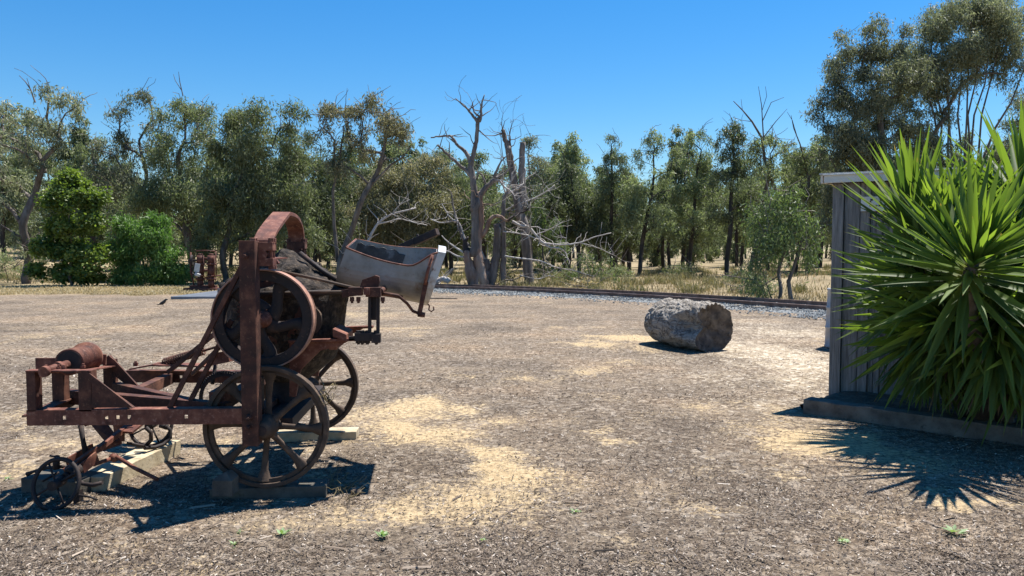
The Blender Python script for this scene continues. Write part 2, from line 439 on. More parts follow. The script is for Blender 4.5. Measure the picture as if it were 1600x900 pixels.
def ground_mat():
    m, nt, out = new_mat('yard_ground')
    tc = N(nt, 'ShaderNodeTexCoord')
    sand = N(nt, 'ShaderNodeAttribute', attribute_name='sand')
    dry = N(nt, 'ShaderNodeAttribute', attribute_name='dry')
    gra = N(nt, 'ShaderNodeAttribute', attribute_name='gravel')
    # chips mosaic
    vo = N(nt, 'ShaderNodeTexVoronoi', in_Scale=60.0); L(nt, tc, 'Object', vo, 'Vector')
    sp = N(nt, 'ShaderNodeSeparateColor'); L(nt, vo, 'Color', sp, 0)
    r1 = ramp(nt, [(0.0, (0.045, 0.031, 0.022)), (0.4, (0.125, 0.089, 0.062)), (0.75, (0.225, 0.167, 0.115)), (1.0, (0.42, 0.34, 0.255))])
    L(nt, sp, 0, r1, 0)
    # coarse gravel mosaic for the far yard
    vo2 = N(nt, 'ShaderNodeTexVoronoi', in_Scale=21.0); L(nt, tc, 'Object', vo2, 'Vector')
    sp2 = N(nt, 'ShaderNodeSeparateColor'); L(nt, vo2, 'Color', sp2, 0)
    r2 = ramp(nt, [(0.0, (0.075, 0.062, 0.050)), (0.45, (0.18, 0.154, 0.122)), (0.8, (0.275, 0.24, 0.195)), (1.0, (0.50, 0.45, 0.385))])
    L(nt, sp2, 0, r2, 0)
    nb = N(nt, 'ShaderNodeTexNoise', in_Scale=0.55, in_Detail=7.0, in_Roughness=0.62); L(nt, tc, 'Object', nb, 'Vector')
    mulch = mixc(nt, 0.5, r1.outputs[0], r2.outputs[0])
    rb = ramp(nt, [(0.3, (0.58, 0.57, 0.57)), (0.5, (0.96, 0.94, 0.91)), (0.7, (1.32, 1.20, 1.05))]); L(nt, nb, 'Fac', rb, 0)
    mul2 = mixc(nt, 1.0, mulch.outputs[2], rb.outputs[0], 'MULTIPLY')
    # reddish tan streaks far
    mps = N(nt, 'ShaderNodeMapping'); mps.inputs['Scale'].default_value = (0.35, 1.2, 1.0); L(nt, tc, 'Object', mps, 'Vector')
    ns = N(nt, 'ShaderNodeTexNoise', in_Scale=1.3, in_Detail=6.0, in_Roughness=0.65); L(nt, mps, 0, ns, 'Vector')
    rs = ramp(nt, [(0.52, (0, 0, 0)), (0.68, (0.42, 0.42, 0.42))]); L(nt, ns, 'Fac', rs, 0)
    mul3 = mixc(nt, rs.outputs[0], mul2.outputs[2], (0.28, 0.22, 0.155))
    # sand
    nf = N(nt, 'ShaderNodeTexNoise', in_Scale=22.0, in_Detail=8.0, in_Roughness=0.7); L(nt, tc, 'Object', nf, 'Vector')
    rsd = ramp(nt, [(0.32, (0.24, 0.165, 0.09)), (0.5, (0.44, 0.33, 0.19)), (0.7, (0.60, 0.475, 0.30))]); L(nt, nf, 'Fac', rsd, 0)
    sm = N(nt, 'ShaderNodeMath', operation='MULTIPLY_ADD'); L(nt, nf, 'Fac', sm, 0); sm.inputs[1].default_value = 2.6; sm.inputs[2].default_value = -1.3
    sa = N(nt, 'ShaderNodeMath', operation='ADD'); L(nt, sand, 'Fac', sa, 0); L(nt, sm, 0, sa, 1)
    rsm = ramp(nt, [(0.30, (0, 0, 0)), (0.75, (1, 1, 1))]); L(nt, sa, 0, rsm, 0)
    c1 = mixc(nt, rsm.outputs[0], mul3.outputs[2], rsd.outputs[0])
    # pale gravel
    r4 = ramp(nt, [(0.0, (0.22, 0.175, 0.12)), (0.4, (0.39, 0.315, 0.22)), (0.8, (0.52, 0.44, 0.33)), (1.0, (0.64, 0.57, 0.46))]); L(nt, sp2, 0, r4, 0)
    ga = N(nt, 'ShaderNodeMath', operation='ADD'); L(nt, gra, 'Fac', ga, 0); L(nt, sm, 0, ga, 1)
    rg = ramp(nt, [(0.3, (0, 0, 0)), (0.8, (1, 1, 1))]); L(nt, ga, 0, rg, 0)
    c2 = mixc(nt, rg.outputs[0], c1.outputs[2], r4.outputs[0])
    # dry grass land beyond the track
    nd = N(nt, 'ShaderNodeTexNoise', in_Scale=0.35, in_Detail=9.0, in_Roughness=0.68); L(nt, tc, 'Object', nd, 'Vector')
    rd = ramp(nt, [(0.32, (0.10, 0.088, 0.048)), (0.5, (0.235, 0.185, 0.11)), (0.68, (0.38, 0.305, 0.19))]); L(nt, nd, 'Fac', rd, 0)
    c3 = mixc(nt, dry.outputs['Fac'], c2.outputs[2], rd.outputs[0])
    b = N(nt, 'ShaderNodeBsdfPrincipled', in_Roughness=0.95)
    b.inputs['Specular IOR Level'].default_value = 0.15
    nt.links.new(c3.outputs[2], b.inputs['Base Color'])
    nbp = N(nt, 'ShaderNodeTexNoise', in_Scale=35.0, in_Detail=8.0, in_Roughness=0.75); L(nt, tc, 'Object', nbp, 'Vector')
    h = N(nt, 'ShaderNodeMath', operation='ADD'); L(nt, nbp, 'Fac', h, 0)
    hv = N(nt, 'ShaderNodeMath', operation='MULTIPLY'); L(nt, sp, 1, hv, 0); hv.inputs[1].default_value = 0.35; L(nt, hv, 0, h, 1)
    bp = N(nt, 'ShaderNodeBump', in_Strength=0.8, in_Distance=0.025)
    L(nt, h, 0, bp, 'Height'); L(nt, bp, 0, b, 'Normal')
    L(nt, b, 0, out, 0)
    return m
M['ground'] = ground_mat()
M['ballast'] = surf_mat('ballast_bed', [(0.3, (0.09, 0.097, 0.098)), (0.5, (0.16, 0.172, 0.174)), (0.7, (0.25, 0.262, 0.262))], scale=14, rough=0.95, bump=0.9, bump_scale=25, bump_dist=0.04,
                        fleck=(0.34, 0.29, 0.22), fleck_scale=2.0, fleck_at=(0.55, 0.7))
def stone_mat():
    m, nt, out = new_mat('ballast_stone')
    at = N(nt, 'ShaderNodeAttribute', attribute_name='tint')
    r = ramp(nt, [(0.0, (0.07, 0.077, 0.08)), (0.5, (0.165, 0.18, 0.183)), (0.85, (0.26, 0.28, 0.283)), (1.0, (0.38, 0.35, 0.31))])
    L(nt, at, 'Fac', r, 0)
    b = N(nt, 'ShaderNodeBsdfPrincipled', in_Roughness=0.9); L(nt, r, 0, b, 'Base Color'); L(nt, b, 0, out, 0)
    return m
M['stone'] = stone_mat()
M['soil'] = surf_mat('bed_soil', [(0.3, (0.05, 0.036, 0.026)), (0.5, (0.11, 0.08, 0.058)), (0.7, (0.18, 0.14, 0.10))], scale=14, rough=0.98, bump=1.0, bump_scale=40, bump_dist=0.03)
M['bird'] = surf_mat('dark_feathers', [(0.3, (0.015, 0.015, 0.016)), (0.7, (0.035, 0.035, 0.038))], scale=9, rough=0.6, bump=0)
M['bird_pale'] = surf_mat('pale_feathers', [(0.3, (0.4, 0.4, 0.4)), (0.7, (0.55, 0.55, 0.54))], scale=9, rough=0.7, bump=0)
# ------------------------------------------------------------------ masks of the soil (places measured on the yard)
def px_blob(px, py, rx, ry, s):
    g = G(px, py)
    return (g.x, g.y, rx * g.y / FPX, g.y * g.y / (CAM_H * FPX) * ry, s)
SAND = [px_blob(*a) for a in [
    (655, 640, 85, 18, 1.0), (590, 668, 45, 18, .95), (680, 680, 80, 16, .8), (760, 703, 60, 16, 1.0), (800, 740, 75, 26, 1.05), (740, 790, 120, 30, 1.05),
    (660, 800, 80, 20, .8), (560, 800, 50, 16, .6), (790, 660, 36, 8, .7), (955, 692, 34, 8, .8), (935, 672, 40, 8, .5),
    (990, 528, 60, 8, .9), (930, 538, 45, 6, .8), (1000, 545, 40, 6, .6), (920, 580, 40, 5, .6), (960, 565, 28, 5, .6),
    (790, 588, 20, 5, .6), (720, 632, 40, 6, .5), (1260, 690, 60, 22, .95), (1330, 690, 50, 20, .9), (1240, 740, 45, 10, .55), (1540, 795, 90, 10, .9), (1450, 770, 60, 12, .5),
    (1180, 670, 60, 14, .5), (1100, 730, 60, 12, .35), (1085, 790, 60, 12, .45), (1000, 770, 60, 14, .3), (880, 800, 40, 10, .4), (1020, 890, 40, 12, .5), (560, 650, 60, 14, .6),
    (110, 700, 80, 10, .6), (30, 735, 50, 14, .6), (120, 890, 50, 8, .5), (960, 840, 50, 10, .4), (1340, 800, 60, 10, .45),
    (600, 515, 60, 5, .5), (560, 490, 60, 4, .5), (120, 510, 60, 5, .4), (270, 500, 50, 4, .4), (1400, 720, 120, 30, .5), (480, 820, 60, 12, .45)]]
GRAVEL = [px_blob(*a) for a in [
    (1230, 560, 90, 30, 1.0), (1160, 540, 70, 20, .8), (1250, 600, 70, 20, .8), (1220, 520, 80, 12, .75), (1120, 590, 90, 20, .45), (1180, 505, 80, 8, .5), (1050, 560, 60, 12, .4), (1200, 630, 60, 16, .55)]]
TRACK = [(17.5, 6.0), (13.2, 12.6), (9.6, 18.0), (8.35, 19.9), (4.95, 24.4), (1.4, 27.9), (-2.2, 30.4), (-6.0, 32.0), (-9.5, 33.0)]

def catmull(pts, n):
    pts = [np.array(p, float) for p in pts]
    pts = [2 * pts[0] - pts[1]] + pts + [2 * pts[-1] - pts[-2]]
    out = []
    for i in range(1, len(pts) - 2):
        for k in range(n):
            t = k / n
            a, b, c, d = pts[i - 1], pts[i], pts[i + 1], pts[i + 2]
            out.append(0.5 * (2 * b + (c - a) * t + (2 * a - 5 * b + 4 * c - d) * t * t + (3 * b - a - 3 * c + d) * t ** 3))
    out.append(pts[-2])
    return np.array(out)
TRK = catmull(TRACK, 24)

def track_side(x, y):
    """signed distance to the track line: positive beyond it"""
    x = np.atleast_1d(x).astype(float); y = np.atleast_1d(y).astype(float)
    best = np.full(x.shape, 1e9); sgn = np.zeros(x.shape)
    for i in range(0, len(TRK) - 1, 4):
        a = TRK[i]; b = TRK[min(i + 4, len(TRK) - 1)]
        d = b - a; l2 = (d * d).sum()
        t = np.clip(((x - a[0]) * d[0] + (y - a[1]) * d[1]) / l2, 0, 1)
        ex = x - (a[0] + d[0] * t); ey = y - (a[1] + d[1] * t)
        dist = np.sqrt(ex * ex + ey * ey)
        s = np.sign(-(d[0] * ey - d[1] * ex))          # beyond lies to one side of the run
        m = dist < best
        best = np.where(m, dist, best); sgn = np.where(m, s, sgn)
    return best * sgn

_vg = np.random.default_rng(99).random((256, 256))
def vnoise(x, y, sc, k=0):
    """smooth value noise 0..1"""
    u = np.asarray(x, float) * sc + 17.3 * k + 400; v = np.asarray(y, float) * sc + 9.1 * k + 400
    i, j = np.floor(u).astype(int), np.floor(v).astype(int)
    fu, fv = u - i, v - j
    fu = fu * fu * (3 - 2 * fu); fv = fv * fv * (3 - 2 * fv)
    g = lambda a, b: _vg[a % 256, b % 256]
    return (g(i, j) * (1 - fu) + g(i + 1, j) * fu) * (1 - fv) + (g(i, j + 1) * (1 - fu) + g(i + 1, j + 1) * fu) * fv
def fbm(x, y, sc, k=0, o=4):
    a, t, w = 0.0, 0.0, 1.0
    for q in range(o):
        a = a + w * vnoise(x, y, sc * 2 ** q, k + q); t += w; w *= .55
    return a / t
def blobmask(B, x, y):
    wx = (fbm(x, y, 3.2, 1) - .5) * .9; wy = (fbm(x, y, 3.2, 3) - .5) * .9
    k = np.clip(y / 7.0, .6, 2.5)
    xx, yy = x + wx * k, y + wy * k
    r = np.zeros_like(x)
    for cx, cy, rx, ry, s in B:
        r = np.maximum(r, s * np.exp(-(((xx - cx) / (rx * 1.12)) ** 2 + ((yy - cy) / (ry * 1.12)) ** 2)))
    if B is SAND:
        r = np.maximum(r * (.55 + .9 * fbm(x, y, 3.5, 11)), np.clip((fbm(x, y, .7, 21) - .50) * 2.2, 0, .55) * np.clip((fbm(x, y, 3.0, 31) - .35) * 3, 0, 1))
    return r
def smooth(a, b, x):
    t = np.clip((x - a) / (b - a), 0, 1); return t * t * (3 - 2 * t)
def beyond(x, y):
    """1 on the dry grass land, 0 on the yard"""
    d = track_side(x, y)
    left = smooth(26.3, 27.3, y + 0.25 * np.sin(x * 1.3) + 0.2 * np.sin(x * 3.7)) * smooth(-5.0, -8.0, x)
    return np.maximum(smooth(0.7, 1.6, d), left)
def hgt(x, y):
    h = 0.012 * np.sin(x * 2.1 + 0.6 * np.sin(y * 1.3)) * np.sin(y * 1.7 + 1.0)
    far = smooth(36, 60, y)
    h = h + far * (0.10 * np.sin(x * 0.31 + y * 0.11) + 0.08 * np.sin(y * 0.23))
    h = h + 0.55 * np.exp(-(((x - 12.8) / 3.0) ** 2 + ((y - 31.0) / 2.2) ** 2))
    h = h + 1.7 * smooth(-24, -42, x) * smooth(34, 56, y)
    return h

# ------------------------------------------------------------------ ground sheet
def axis(segs):
    o = []
    for a, b, st in segs:
        o += list(np.arange(a, b, st))
    o.append(segs[-1][1])
    return np.array(o)
gx = axis([(-600, -120, 60), (-120, -40, 8), (-40, -14, 1.0), (-14, -5, 0.18), (-5, 6, 0.06), (6, 16, 0.18), (16, 40, 1.0), (40, 120, 8), (120, 600, 60)])
gy = axis([(-40, 0, 8), (0, 3, 0.5), (3, 9, 0.06), (9, 16, 0.14), (16, 40, 0.4), (40, 100, 3), (100, 900, 60)])
XX, YY = np.meshgrid(gx, gy)
xf, yf = XX.ravel(), YY.ravel()
zf = hgt(xf, yf)
nx_, ny_ = len(gx), len(gy)
ii = (np.arange(ny_ - 1)[:, None] * nx_ + np.arange(nx_ - 1)[None, :]).ravel()
FF = np.stack([ii, ii + 1, ii + nx_ + 1, ii + nx_], 1)
ground = np_mesh('ground', np.stack([xf, yf, zf], 1), FF, M['ground'], smooth=True,
                 extra={'sand': blobmask(SAND, xf, yf), 'gravel': blobmask(GRAVEL, xf, yf), 'dry': beyond(xf, yf)})
tag(ground, kind='structure')

# ------------------------------------------------------------------ bark chips lying on the yard (uncountable)
rng = np.random.default_rng(7)
def chips_mesh(n, y0, y1, lo, hi, wf):
    u = rng.random(n * 3)
    y = 1.0 / (1.0 / y0 + u * (1.0 / y1 - 1.0 / y0))     # denser near
    x = (rng.random(n * 3) * 2 - 1) * 0.74 * y
    s = blobmask(SAND, x, y); g = blobmask(GRAVEL, x, y)
    patch = np.clip((fbm(x, y, 1.6, 41) - .3) * 2.4, 0, 1)
    keep = rng.random(n * 3) < (1.0 - 0.80 * np.clip(s * 1.1, 0, 1)) * (0.25 + 0.75 * patch)
    keep &= track_side(x, y) < -1.8
    x, y, gk = x[keep][:n], y[keep][:n], g[keep][:n]; n = len(x)
    a = rng.random(n) * 2 * PI
    ln = lo + (hi - lo) * rng.random(n) ** 2.8
    w = ln * (0.14 + 0.36 * rng.random(n)) * wf
    tilt = rng.normal(0, 0.30 if wf == 1.0 else 0.06, n); roll = rng.normal(0, 0.5, n)
    d = np.stack([np.cos(a) * np.cos(tilt), np.sin(a) * np.cos(tilt), np.sin(tilt)], 1)
    sd = np.stack([-np.sin(a) * np.cos(roll), np.cos(a) * np.cos(roll), np.sin(roll)], 1)
    c = np.stack([x, y, hgt(x, y) + 0.004 + np.abs(np.sin(tilt)) * ln / 2 + np.abs(np.sin(roll)) * w / 2], 1)
    hl, hw = (ln / 2)[:, None], (w / 2)[:, None]
    up = np.cross(d, sd) * (0.12 * w)[:, None]
    V = np.stack([c - d * hl - sd * hw * 0.7, c - d * hl * .9 + sd * hw * .6, c + d * hl + sd * hw * 0.45, c + d * hl * .85 - sd * hw,
                  c + up], 1)
    V = V.reshape(-1, 3)
    b = np.arange(n)[:, None] * 5
    F = np.concatenate([b + [0, 3, 4], b + [3, 2, 4], b + [2, 1, 4], b + [1, 0, 4]], 0)
    t = np.clip(rng.beta(1.6, 2.2, n) + (rng.random(n) > 0.965) * 0.35 + gk * .40, 0, 1)
    return V, F, np.repeat(t, 5)
Va, Fa, ta = chips_mesh(230000, 3.3, 8.5, 0.004, 0.027, 1.0)
Vb, Fb, tb = chips_mesh(80000, 8.0, 24.0, 0.008, 0.038, 1.0)
Vc, Fc, tc_ = chips_mesh(900, 3.4, 11.0, 0.05, 0.16, 0.30)      # strips of bark and small sticks
ch = np_mesh('bark_chips', np.concatenate([Va, Vb, Vc]), np.concatenate([Fa, Fb + len(Va), Fc + len(Va) + len(Vb)]), M['chips'], tint=np.concatenate([ta, tb, tc_]))
tag(ch, 'brown bark chips and leaf litter strewn over the yard', 'bark chips', kind='stuff')

# ------------------------------------------------------------------ railway: ballast, stones, track
def offset_curve(poly, d):
    t = np.gradient(poly, axis=0); t = t / np.linalg.norm(t, axis=1, keepdims=True)
    nrm = np.stack([-t[:, 1], t[:, 0]], 1)
    return poly + nrm * d
prof = [(-2.0, -0.02), (-1.45, 0.025), (-1.0, 0.04), (0, 0.045), (0.9, 0.04), (1.4, 0.02), (1.9, -0.02)]
rows = []
for o_, z_ in prof:
    c_ = offset_curve(TRK, -o_)
    wob = 0.12 * np.sin(np.arange(len(c_)) * 0.9 + o_ * 3) * (abs(o_) > 1.3)
    rows.append(np.stack([c_[:, 0] + wob, c_[:, 1] + wob, np.full(len(c_), z_) + hgt(c_[:, 0], c_[:, 1])], 1))
rows = np.array(rows)
nb_, nt_ = rows.shape[0], rows.shape[1]
ii = (np.arange(nb_ - 1)[:, None] * nt_ + np.arange(nt_ - 1)[None, :]).ravel()
bl = np_mesh('track_ballast', rows.reshape(-1, 3), np.stack([ii, ii + 1, ii + nt_ + 1, ii + nt_], 1), M['ballast'], smooth=True)
tag(bl, kind='structure')
# loose stones
ns_ = 16000
ti = rng.random(ns_) * (len(TRK) - 1.01)
i0 = ti.astype(int); fr = (ti - i0)[:, None]
cp = TRK[i0] * (1 - fr) + TRK[i0 + 1] * fr
tg = unit(TRK[i0 + 1] - TRK[i0]); nm = np.stack([-tg[:, 1], tg[:, 0]], 1)
of = rng.normal(0.75, 0.85, ns_)                 # more of them on the yard side
pos = cp + nm * np.clip(of, -1.9, 2.6)[:, None]
zz = np.interp(-np.clip(of, -1.9, 2.6), [p[0] for p in prof], [p[1] for p in prof])
r_ = 0.012 + 0.024 * rng.random(ns_)
base = np.array([(1, 0, 0), (0, 1, 0), (-1, 0, 0), (0, -1, 0), (0, 0, 1), (0, 0, -1)], float)
V = base[None] * (0.6 + 0.7 * rng.random((ns_, 6, 1))) * r_[:, None, None]
ca, sa = np.cos(rng.random(ns_) * 6.28), np.sin(rng.random(ns_) * 6.28)
V2 = V.copy(); V2[:, :, 0] = V[:, :, 0] * ca[:, None] - V[:, :, 1] * sa[:, None]; V2[:, :, 1] = V[:, :, 0] * sa[:, None] + V[:, :, 1] * ca[:, None]
V2 += np.stack([pos[:, 0], pos[:, 1], np.maximum(zz, 0) + r_ * 0.35], 1)[:, None, :]
tri = np.array([(0, 1, 4), (1, 2, 4), (2, 3, 4), (3, 0, 4), (1, 0, 5), (2, 1, 5), (3, 2, 5), (0, 3, 5)])
F = (np.arange(ns_)[:, None, None] * 6 + tri[None]).reshape(-1, 3)
st = np_mesh('ballast_stones', V2.reshape(-1, 3), F, M['stone'], tint=np.repeat(rng.random(ns_), 6))
tag(st, 'blue grey crushed stones along the railway track', 'ballast', kind='stuff')

trk = thing('railway_track', 'rusty railway track on grey stones curving between yard and gum trees', 'railway track', (float(TRK[120][0]), float(TRK[120][1]), 0.06))
for o_ in (-0.72, 0.72):
    c_ = offset_curve(TRK, -o_)
    m = MB(); rings = []
    t_ = np.gradient(c_, axis=0); t_ = t_ / np.linalg.norm(t_, axis=1, keepdims=True)
    sec = [(-.055, 0), (.055, 0), (.055, .014), (.012, .028), (.012, .09), (.034, .098), (.034, .13), (-.034, .13), (-.034, .098), (-.012, .09), (-.012, .028), (-.055, .014)]
    for p_, q_ in zip(c_, t_):
        s_ = Vector((q_[1], -q_[0], 0))
        rings.append([Vector((p_[0], p_[1], 0.035 + hh)) + s_ * ww for ww, hh in sec])
    m.loft(rings, cap=True)
    m.build('rail', M['rail'], trk)
acc = 0.0; k = 0; last = TRK[0]
step = 0.72
for i in range(1, len(TRK)):
    seg = np.linalg.norm(TRK[i] - last); 
    if acc + seg >= step:
        acc = 0.0; q_ = unit(TRK[i] - TRK[i - 1])
        if TRK[i][1] > 9:
            m = MB(); m.box((TRK[i][0], TRK[i][1], 0.005 + 0.006 * math.sin(i * 2.1)), 0.23, 2.3 + 0.12 * math.sin(i * 1.7), 0.10, math.atan2(q_[1], q_[0]))
            m.build('sleeper', M['plank_grey'], trk)
    else:
        acc += seg
    last = TRK[i]
# ------------------------------------------------------------------ old concrete mixer on cart wheels
YN = 4.65                      # plane of the near side beam
AX = Vector((-0.075, 0.997, 0)).normalized()      # axle direction
AXP = Vector((AX.y, -AX.x, 0))                    # along the machine
UP = Vector((0, 0, 1))
mixer = thing('concrete_mixer', 'rusty old concrete mixer with flywheel, hopper and spoked iron wheels', 'concrete mixer', (-1.65, 5.45, 0))
def mb(name, mat, fn, bevel=0.0, parent=None):
    m = MB(); fn(m); return m.build(name, mat, parent or mixer, bevel)

def channel(m, p0, p1, h, fl, t=0.010, back=1, holes=()):
    """C channel with its web towards the viewer; p0,p1 = middle of the web"""
    p0, p1 = Vector(p0), Vector(p1)
    d = (p1 - p0).normalized(); side = Vector((-d.y, d.x, 0)).normalized() * back
    cuts = [0.0]
    Lh = (p1 - p0).length
    for hpos in sorted(holes):
        cuts += [hpos * Lh - 0.011, hpos * Lh + 0.011]
    cuts.append(Lh)
    for i in range(0, len(cuts), 2):
        m.bar(p0 + d * cuts[i], p0 + d * cuts[i + 1], t, h)
    for hpos in holes:
        a, b = p0 + d * (hpos * Lh - 0.011), p0 + d * (hpos * Lh + 0.011)
        m.bar(a + UP * (h / 4 + 0.006), b + UP * (h / 4 + 0.006), t, h / 2 - 0.012)
        m.bar(a - UP * (h / 4 + 0.006), b - UP * (h / 4 + 0.006), t, h / 2 - 0.012)
    for sg in (1, -1):
        q = side * (fl / 2 + t / 2) + UP * sg * (h / 2 - t / 2)
        m.bar(p0 + q, p1 + q, fl, t)

def bolt(m, c, axis_, r=0.016, l=0.03):
    a = Vector(axis_).normalized(); c = Vector(c)
    m.tube([c - a * l, c], [r, r], 6, True, False)
    m.tube([c - a * (l + 0.012), c - a * l], [r * .6, r * .6], 8, True, False)

# side beams
mb('side_beam', M['rust_red'], lambda m: channel(m, P(42, 653, YN), P(398, 650, YN), 0.098, 0.065, holes=(0.165, 0.35, 0.40, 0.45, 0.70)), 0.002)
YF = 6.25
def far_beam(m):
    channel(m, P(196, 588, YF), P(452, 590, YF), 0.10, 0.065, holes=(0.34, 0.47))
mb('side_beam', M['rust'], far_beam, 0.002)
def inner(m):
    channel(m, P(96, 620, 5.25), P(352, 642, 4.80), 0.095, 0.06)
    channel(m, P(168, 604, 5.45), P(300, 634, 4.95), 0.07, 0.05)
mb('draw_brace', M['rust'], inner, 0.002)
def cross(m):
    a = P(46, 650, YN + .01); m.bar(a, Vector((-3.12, 5.3, a.z)), 0.09, 0.012)
    m.bar(a + Vector((0, .02, -.03)), Vector((-3.10, 5.3, a.z - .03)), 0.012, 0.07)
    m.bar(Vector((-2.72, YN + .06, 0.56)), Vector((-2.86, YF, 0.56)), 0.07, 0.02)
    m.bar(Vector((-2.69, YN + .06, 0.52)), Vector((-2.83, YF, 0.52)), 0.012, 0.07)
    m.bar(Vector((-1.95, YN + .06, 0.55)), Vector((-2.05, YF, 0.55)), 0.08, 0.08)
    m.bar(Vector((-1.70, 5.0, 0.50)), Vector((-1.78, 6.1, 0.50)), 0.08, 0.06)
mb('cross_member', M['rust'], cross, 0.002)

# uprights
def upright(m, px0, px1, py0, py1, Y, w_back=0.06):
    a0, a1 = P(px0, py0, Y), P(px1, py0, Y); b0 = P(px0, py1, Y)
    cx = (a0.x + a1.x) / 2; w = a1.x - a0.x; zc = (a0.z + b0.z) / 2; h = a0.z - b0.z
    m.box((cx, Y, zc), w, 0.012, h)
    m.box((a0.x + .006, Y + w_back / 2 + .007, zc), 0.012, w_back, h - .002)
    m.box((a1.x - .006, Y + w_back / 2 + .007, zc), 0.012, w_back, h - .002)
def up_near(m):
    upright(m, 373, 398, 376, 697, YN - .012, 0.075)
    bolt(m, P(384, 400, YN - .02), -AX * -1, 0.017, 0.02)
    bolt(m, P(389, 652, YN - .02), AX, 0.02, 0.03)
    bolt(m, P(389, 667, YN - .02), AX, 0.014, 0.02)
mb('upright', M['rust'], up_near, 0.002)
mb('upright', M['rust_dark'], lambda m: upright(m, 450, 468, 380, 620, 6.06, 0.07), 0.002)

# bearing caps and arch
nf = P(411, 378, YN + .10); ff = P(464, 378, 6.04)
def arch(m):
    ctr = (nf + ff) / 2; half = (ff - nf) / 2; top = P(440, 331, ctr.y).z - ctr.z
    rings = []
    n = 30; xw = AXP * 0.062
    for i in range(n + 1):
        t = PI * i / n
        c, s = math.cos(t), math.sin(t)
        c2 = math.copysign(abs(c) ** (1.0 if c > 0 else 0.72), c); s2 = (.30 * abs(s) ** .8 + .70 * (1 - c)) if c > 0 else abs(s) ** 0.80
        p = ctr - half * c2 * 0.985 + UP * top * s2
        nrm = (-half.normalized() * c + UP * s).normalized()
        th = 0.028
        rings.append([p - xw - nrm * th, p + xw - nrm * th, p + xw, p - xw])
    m.loft(rings, cap=True)
mb('yoke_arch', M['rust_red'], arch, 0.003)
def caps(m, c, sgn):
    for dz, hh in ((-0.028, 0.055), (-0.125, 0.05)):
        m.obox(c + UP * dz, AXP * 0.070, AX * 0.05, UP * hh / 2)
    for sx in (-1, 1):
        for sy in (-0.6, .6):
            q = c + AXP * 0.056 * sx + AX * 0.045 * sy
            m.cyl(q + UP * 0.02, q - UP * 0.17, 0.011, seg=8)
            m.tube([q - UP * .01, q - UP * .0 + UP * .025], [0.02, 0.02], 6, True, False)
            m.tube([q - UP * .172, q - UP * .15], [0.02, 0.02], 6, True, False)
    m.cyl(c - AX * 0.05 - UP * .08, c + AX * 0.14 - UP * .08, 0.035, seg=14)
    pass
mb('bearing', M['rust_red'], lambda m: caps(m, nf, 1), 0.003)
mb('bearing', M['rust'], lambda m: caps(m, ff, 1), 0.003)
def spill_tray(m):
    m.bar(P(410, 405, YN + .1), P(438, 403, 5.0), 0.10, 0.008)
    m.bar(P(428, 402, 5.0), P(435, 412, 5.0), 0.04, 0.012)
mb('tray', M['rust_red'], spill_tray)

# flywheel with curved spokes
def wheel_spokes(m, c, r0, r1, nsp, wd, th, curl, phase):
    x = AXP; y = UP
    for k in range(nsp):
        a0 = phase + 2 * PI * k / nsp
        pts = []; n = 9
        for i in range(n + 1):
            t = i / n; r = r0 + (r1 - r0) * t
            a = a0 + curl * math.sin(t * PI * 0.62)
            pts.append(c + x * (r * math.cos(a)) + y * (r * math.sin(a)))
        rings = []
        for i, p in enumerate(pts):
            t = i / n
            tg = (pts[min(i + 1, n)] - pts[max(i - 1, 0)]).normalized()
            sd = tg.cross(AX).normalized()
            ww = wd * (0.85 + 0.6 * (2 * t - 1) ** 2)
            rings.append([p + sd * ww * .5 - AX * th * .25, p + sd * ww * .2 - AX * th * .5, p - sd * ww * .2 - AX * th * .5, p - sd * ww * .5 - AX * th * .25,
                          p - sd * ww * .5 + AX * th * .25, p - sd * ww * .2 + AX * th * .5, p + sd * ww * .2 + AX * th * .5, p + sd * ww * .5 + AX * th * .25])
        m.loft(rings, smooth=True)
fc = P(413, 498, 4.90)
def fw_body(m):
    m.ring(fc, AX, 0.250, 0.314, 0.088, 72)
fwo = mb('flywheel', M['rust_dark'], fw_body, 0.004)
mb('spokes', M['rust_dark'], lambda m: wheel_spokes(m, fc, 0.05, 0.262, 5, 0.075, 0.04, 0.75, 0.35), 0, fwo)
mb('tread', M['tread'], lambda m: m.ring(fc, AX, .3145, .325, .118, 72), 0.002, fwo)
def hubm(m):
    m.lathe(fc, -AX, [(-.07, .055), (.05, .055), (.055, .05), (.085, .04), (.09, .034), (.12, .034), (.125, .02), (.14, .02)], 20)
mb('hub', M['rust_red'], hubm, 0, fwo)
def fshaft(m):
    m.cyl(fc - AX * .13, fc + AX * 1.5, 0.022, seg=12)
    m.obox(fc - AX * .11 + AXP * -.03, AXP * .04, AX * .025, UP * .045)
    m.bar(P(396, 440, 4.72), P(398, 490, 4.72), 0.02, 0.01, (0, 1, 0))
mb('drive_shaft', M['rust_red'], fshaft)
# gear ring behind the flywheel
gc = P(424, 486, 5.12)
def gear(m):
    m.ring(gc, AX, 0.165, 0.205, 0.06, 60)
    for k in range(40):
        a = 2 * PI * k / 40
        d = AXP * math.cos(a) + UP * math.sin(a)
        m.obox(gc + d * .211, d * .011, AX * .028, d.cross(AX) * .008)
    for k in range(4):
        a = .5 + PI / 2 * k; d = AXP * math.cos(a) + UP * math.sin(a)
        m.bar(gc + d * .03, gc + d * .17, .05, .03, AX)
    m.cyl(gc - AX * .06, gc + AX * .06, .045)
mb('gear', M['rust'], gear)
pc = P(478, 500, 5.15)
def pinion(m):
    m.ring(pc, AX, .06, .11, .05, 40); m.cyl(pc - AX * .05, pc + AX * .05, .03)
    for k in range(3):
        a = .9 + 2.094 * k; d = AXP * math.cos(a) + UP * math.sin(a); m.bar(pc + d * .02, pc + d * .07, .03, .03, AX)
mb('gear', M['wheel_iron'], pinion)

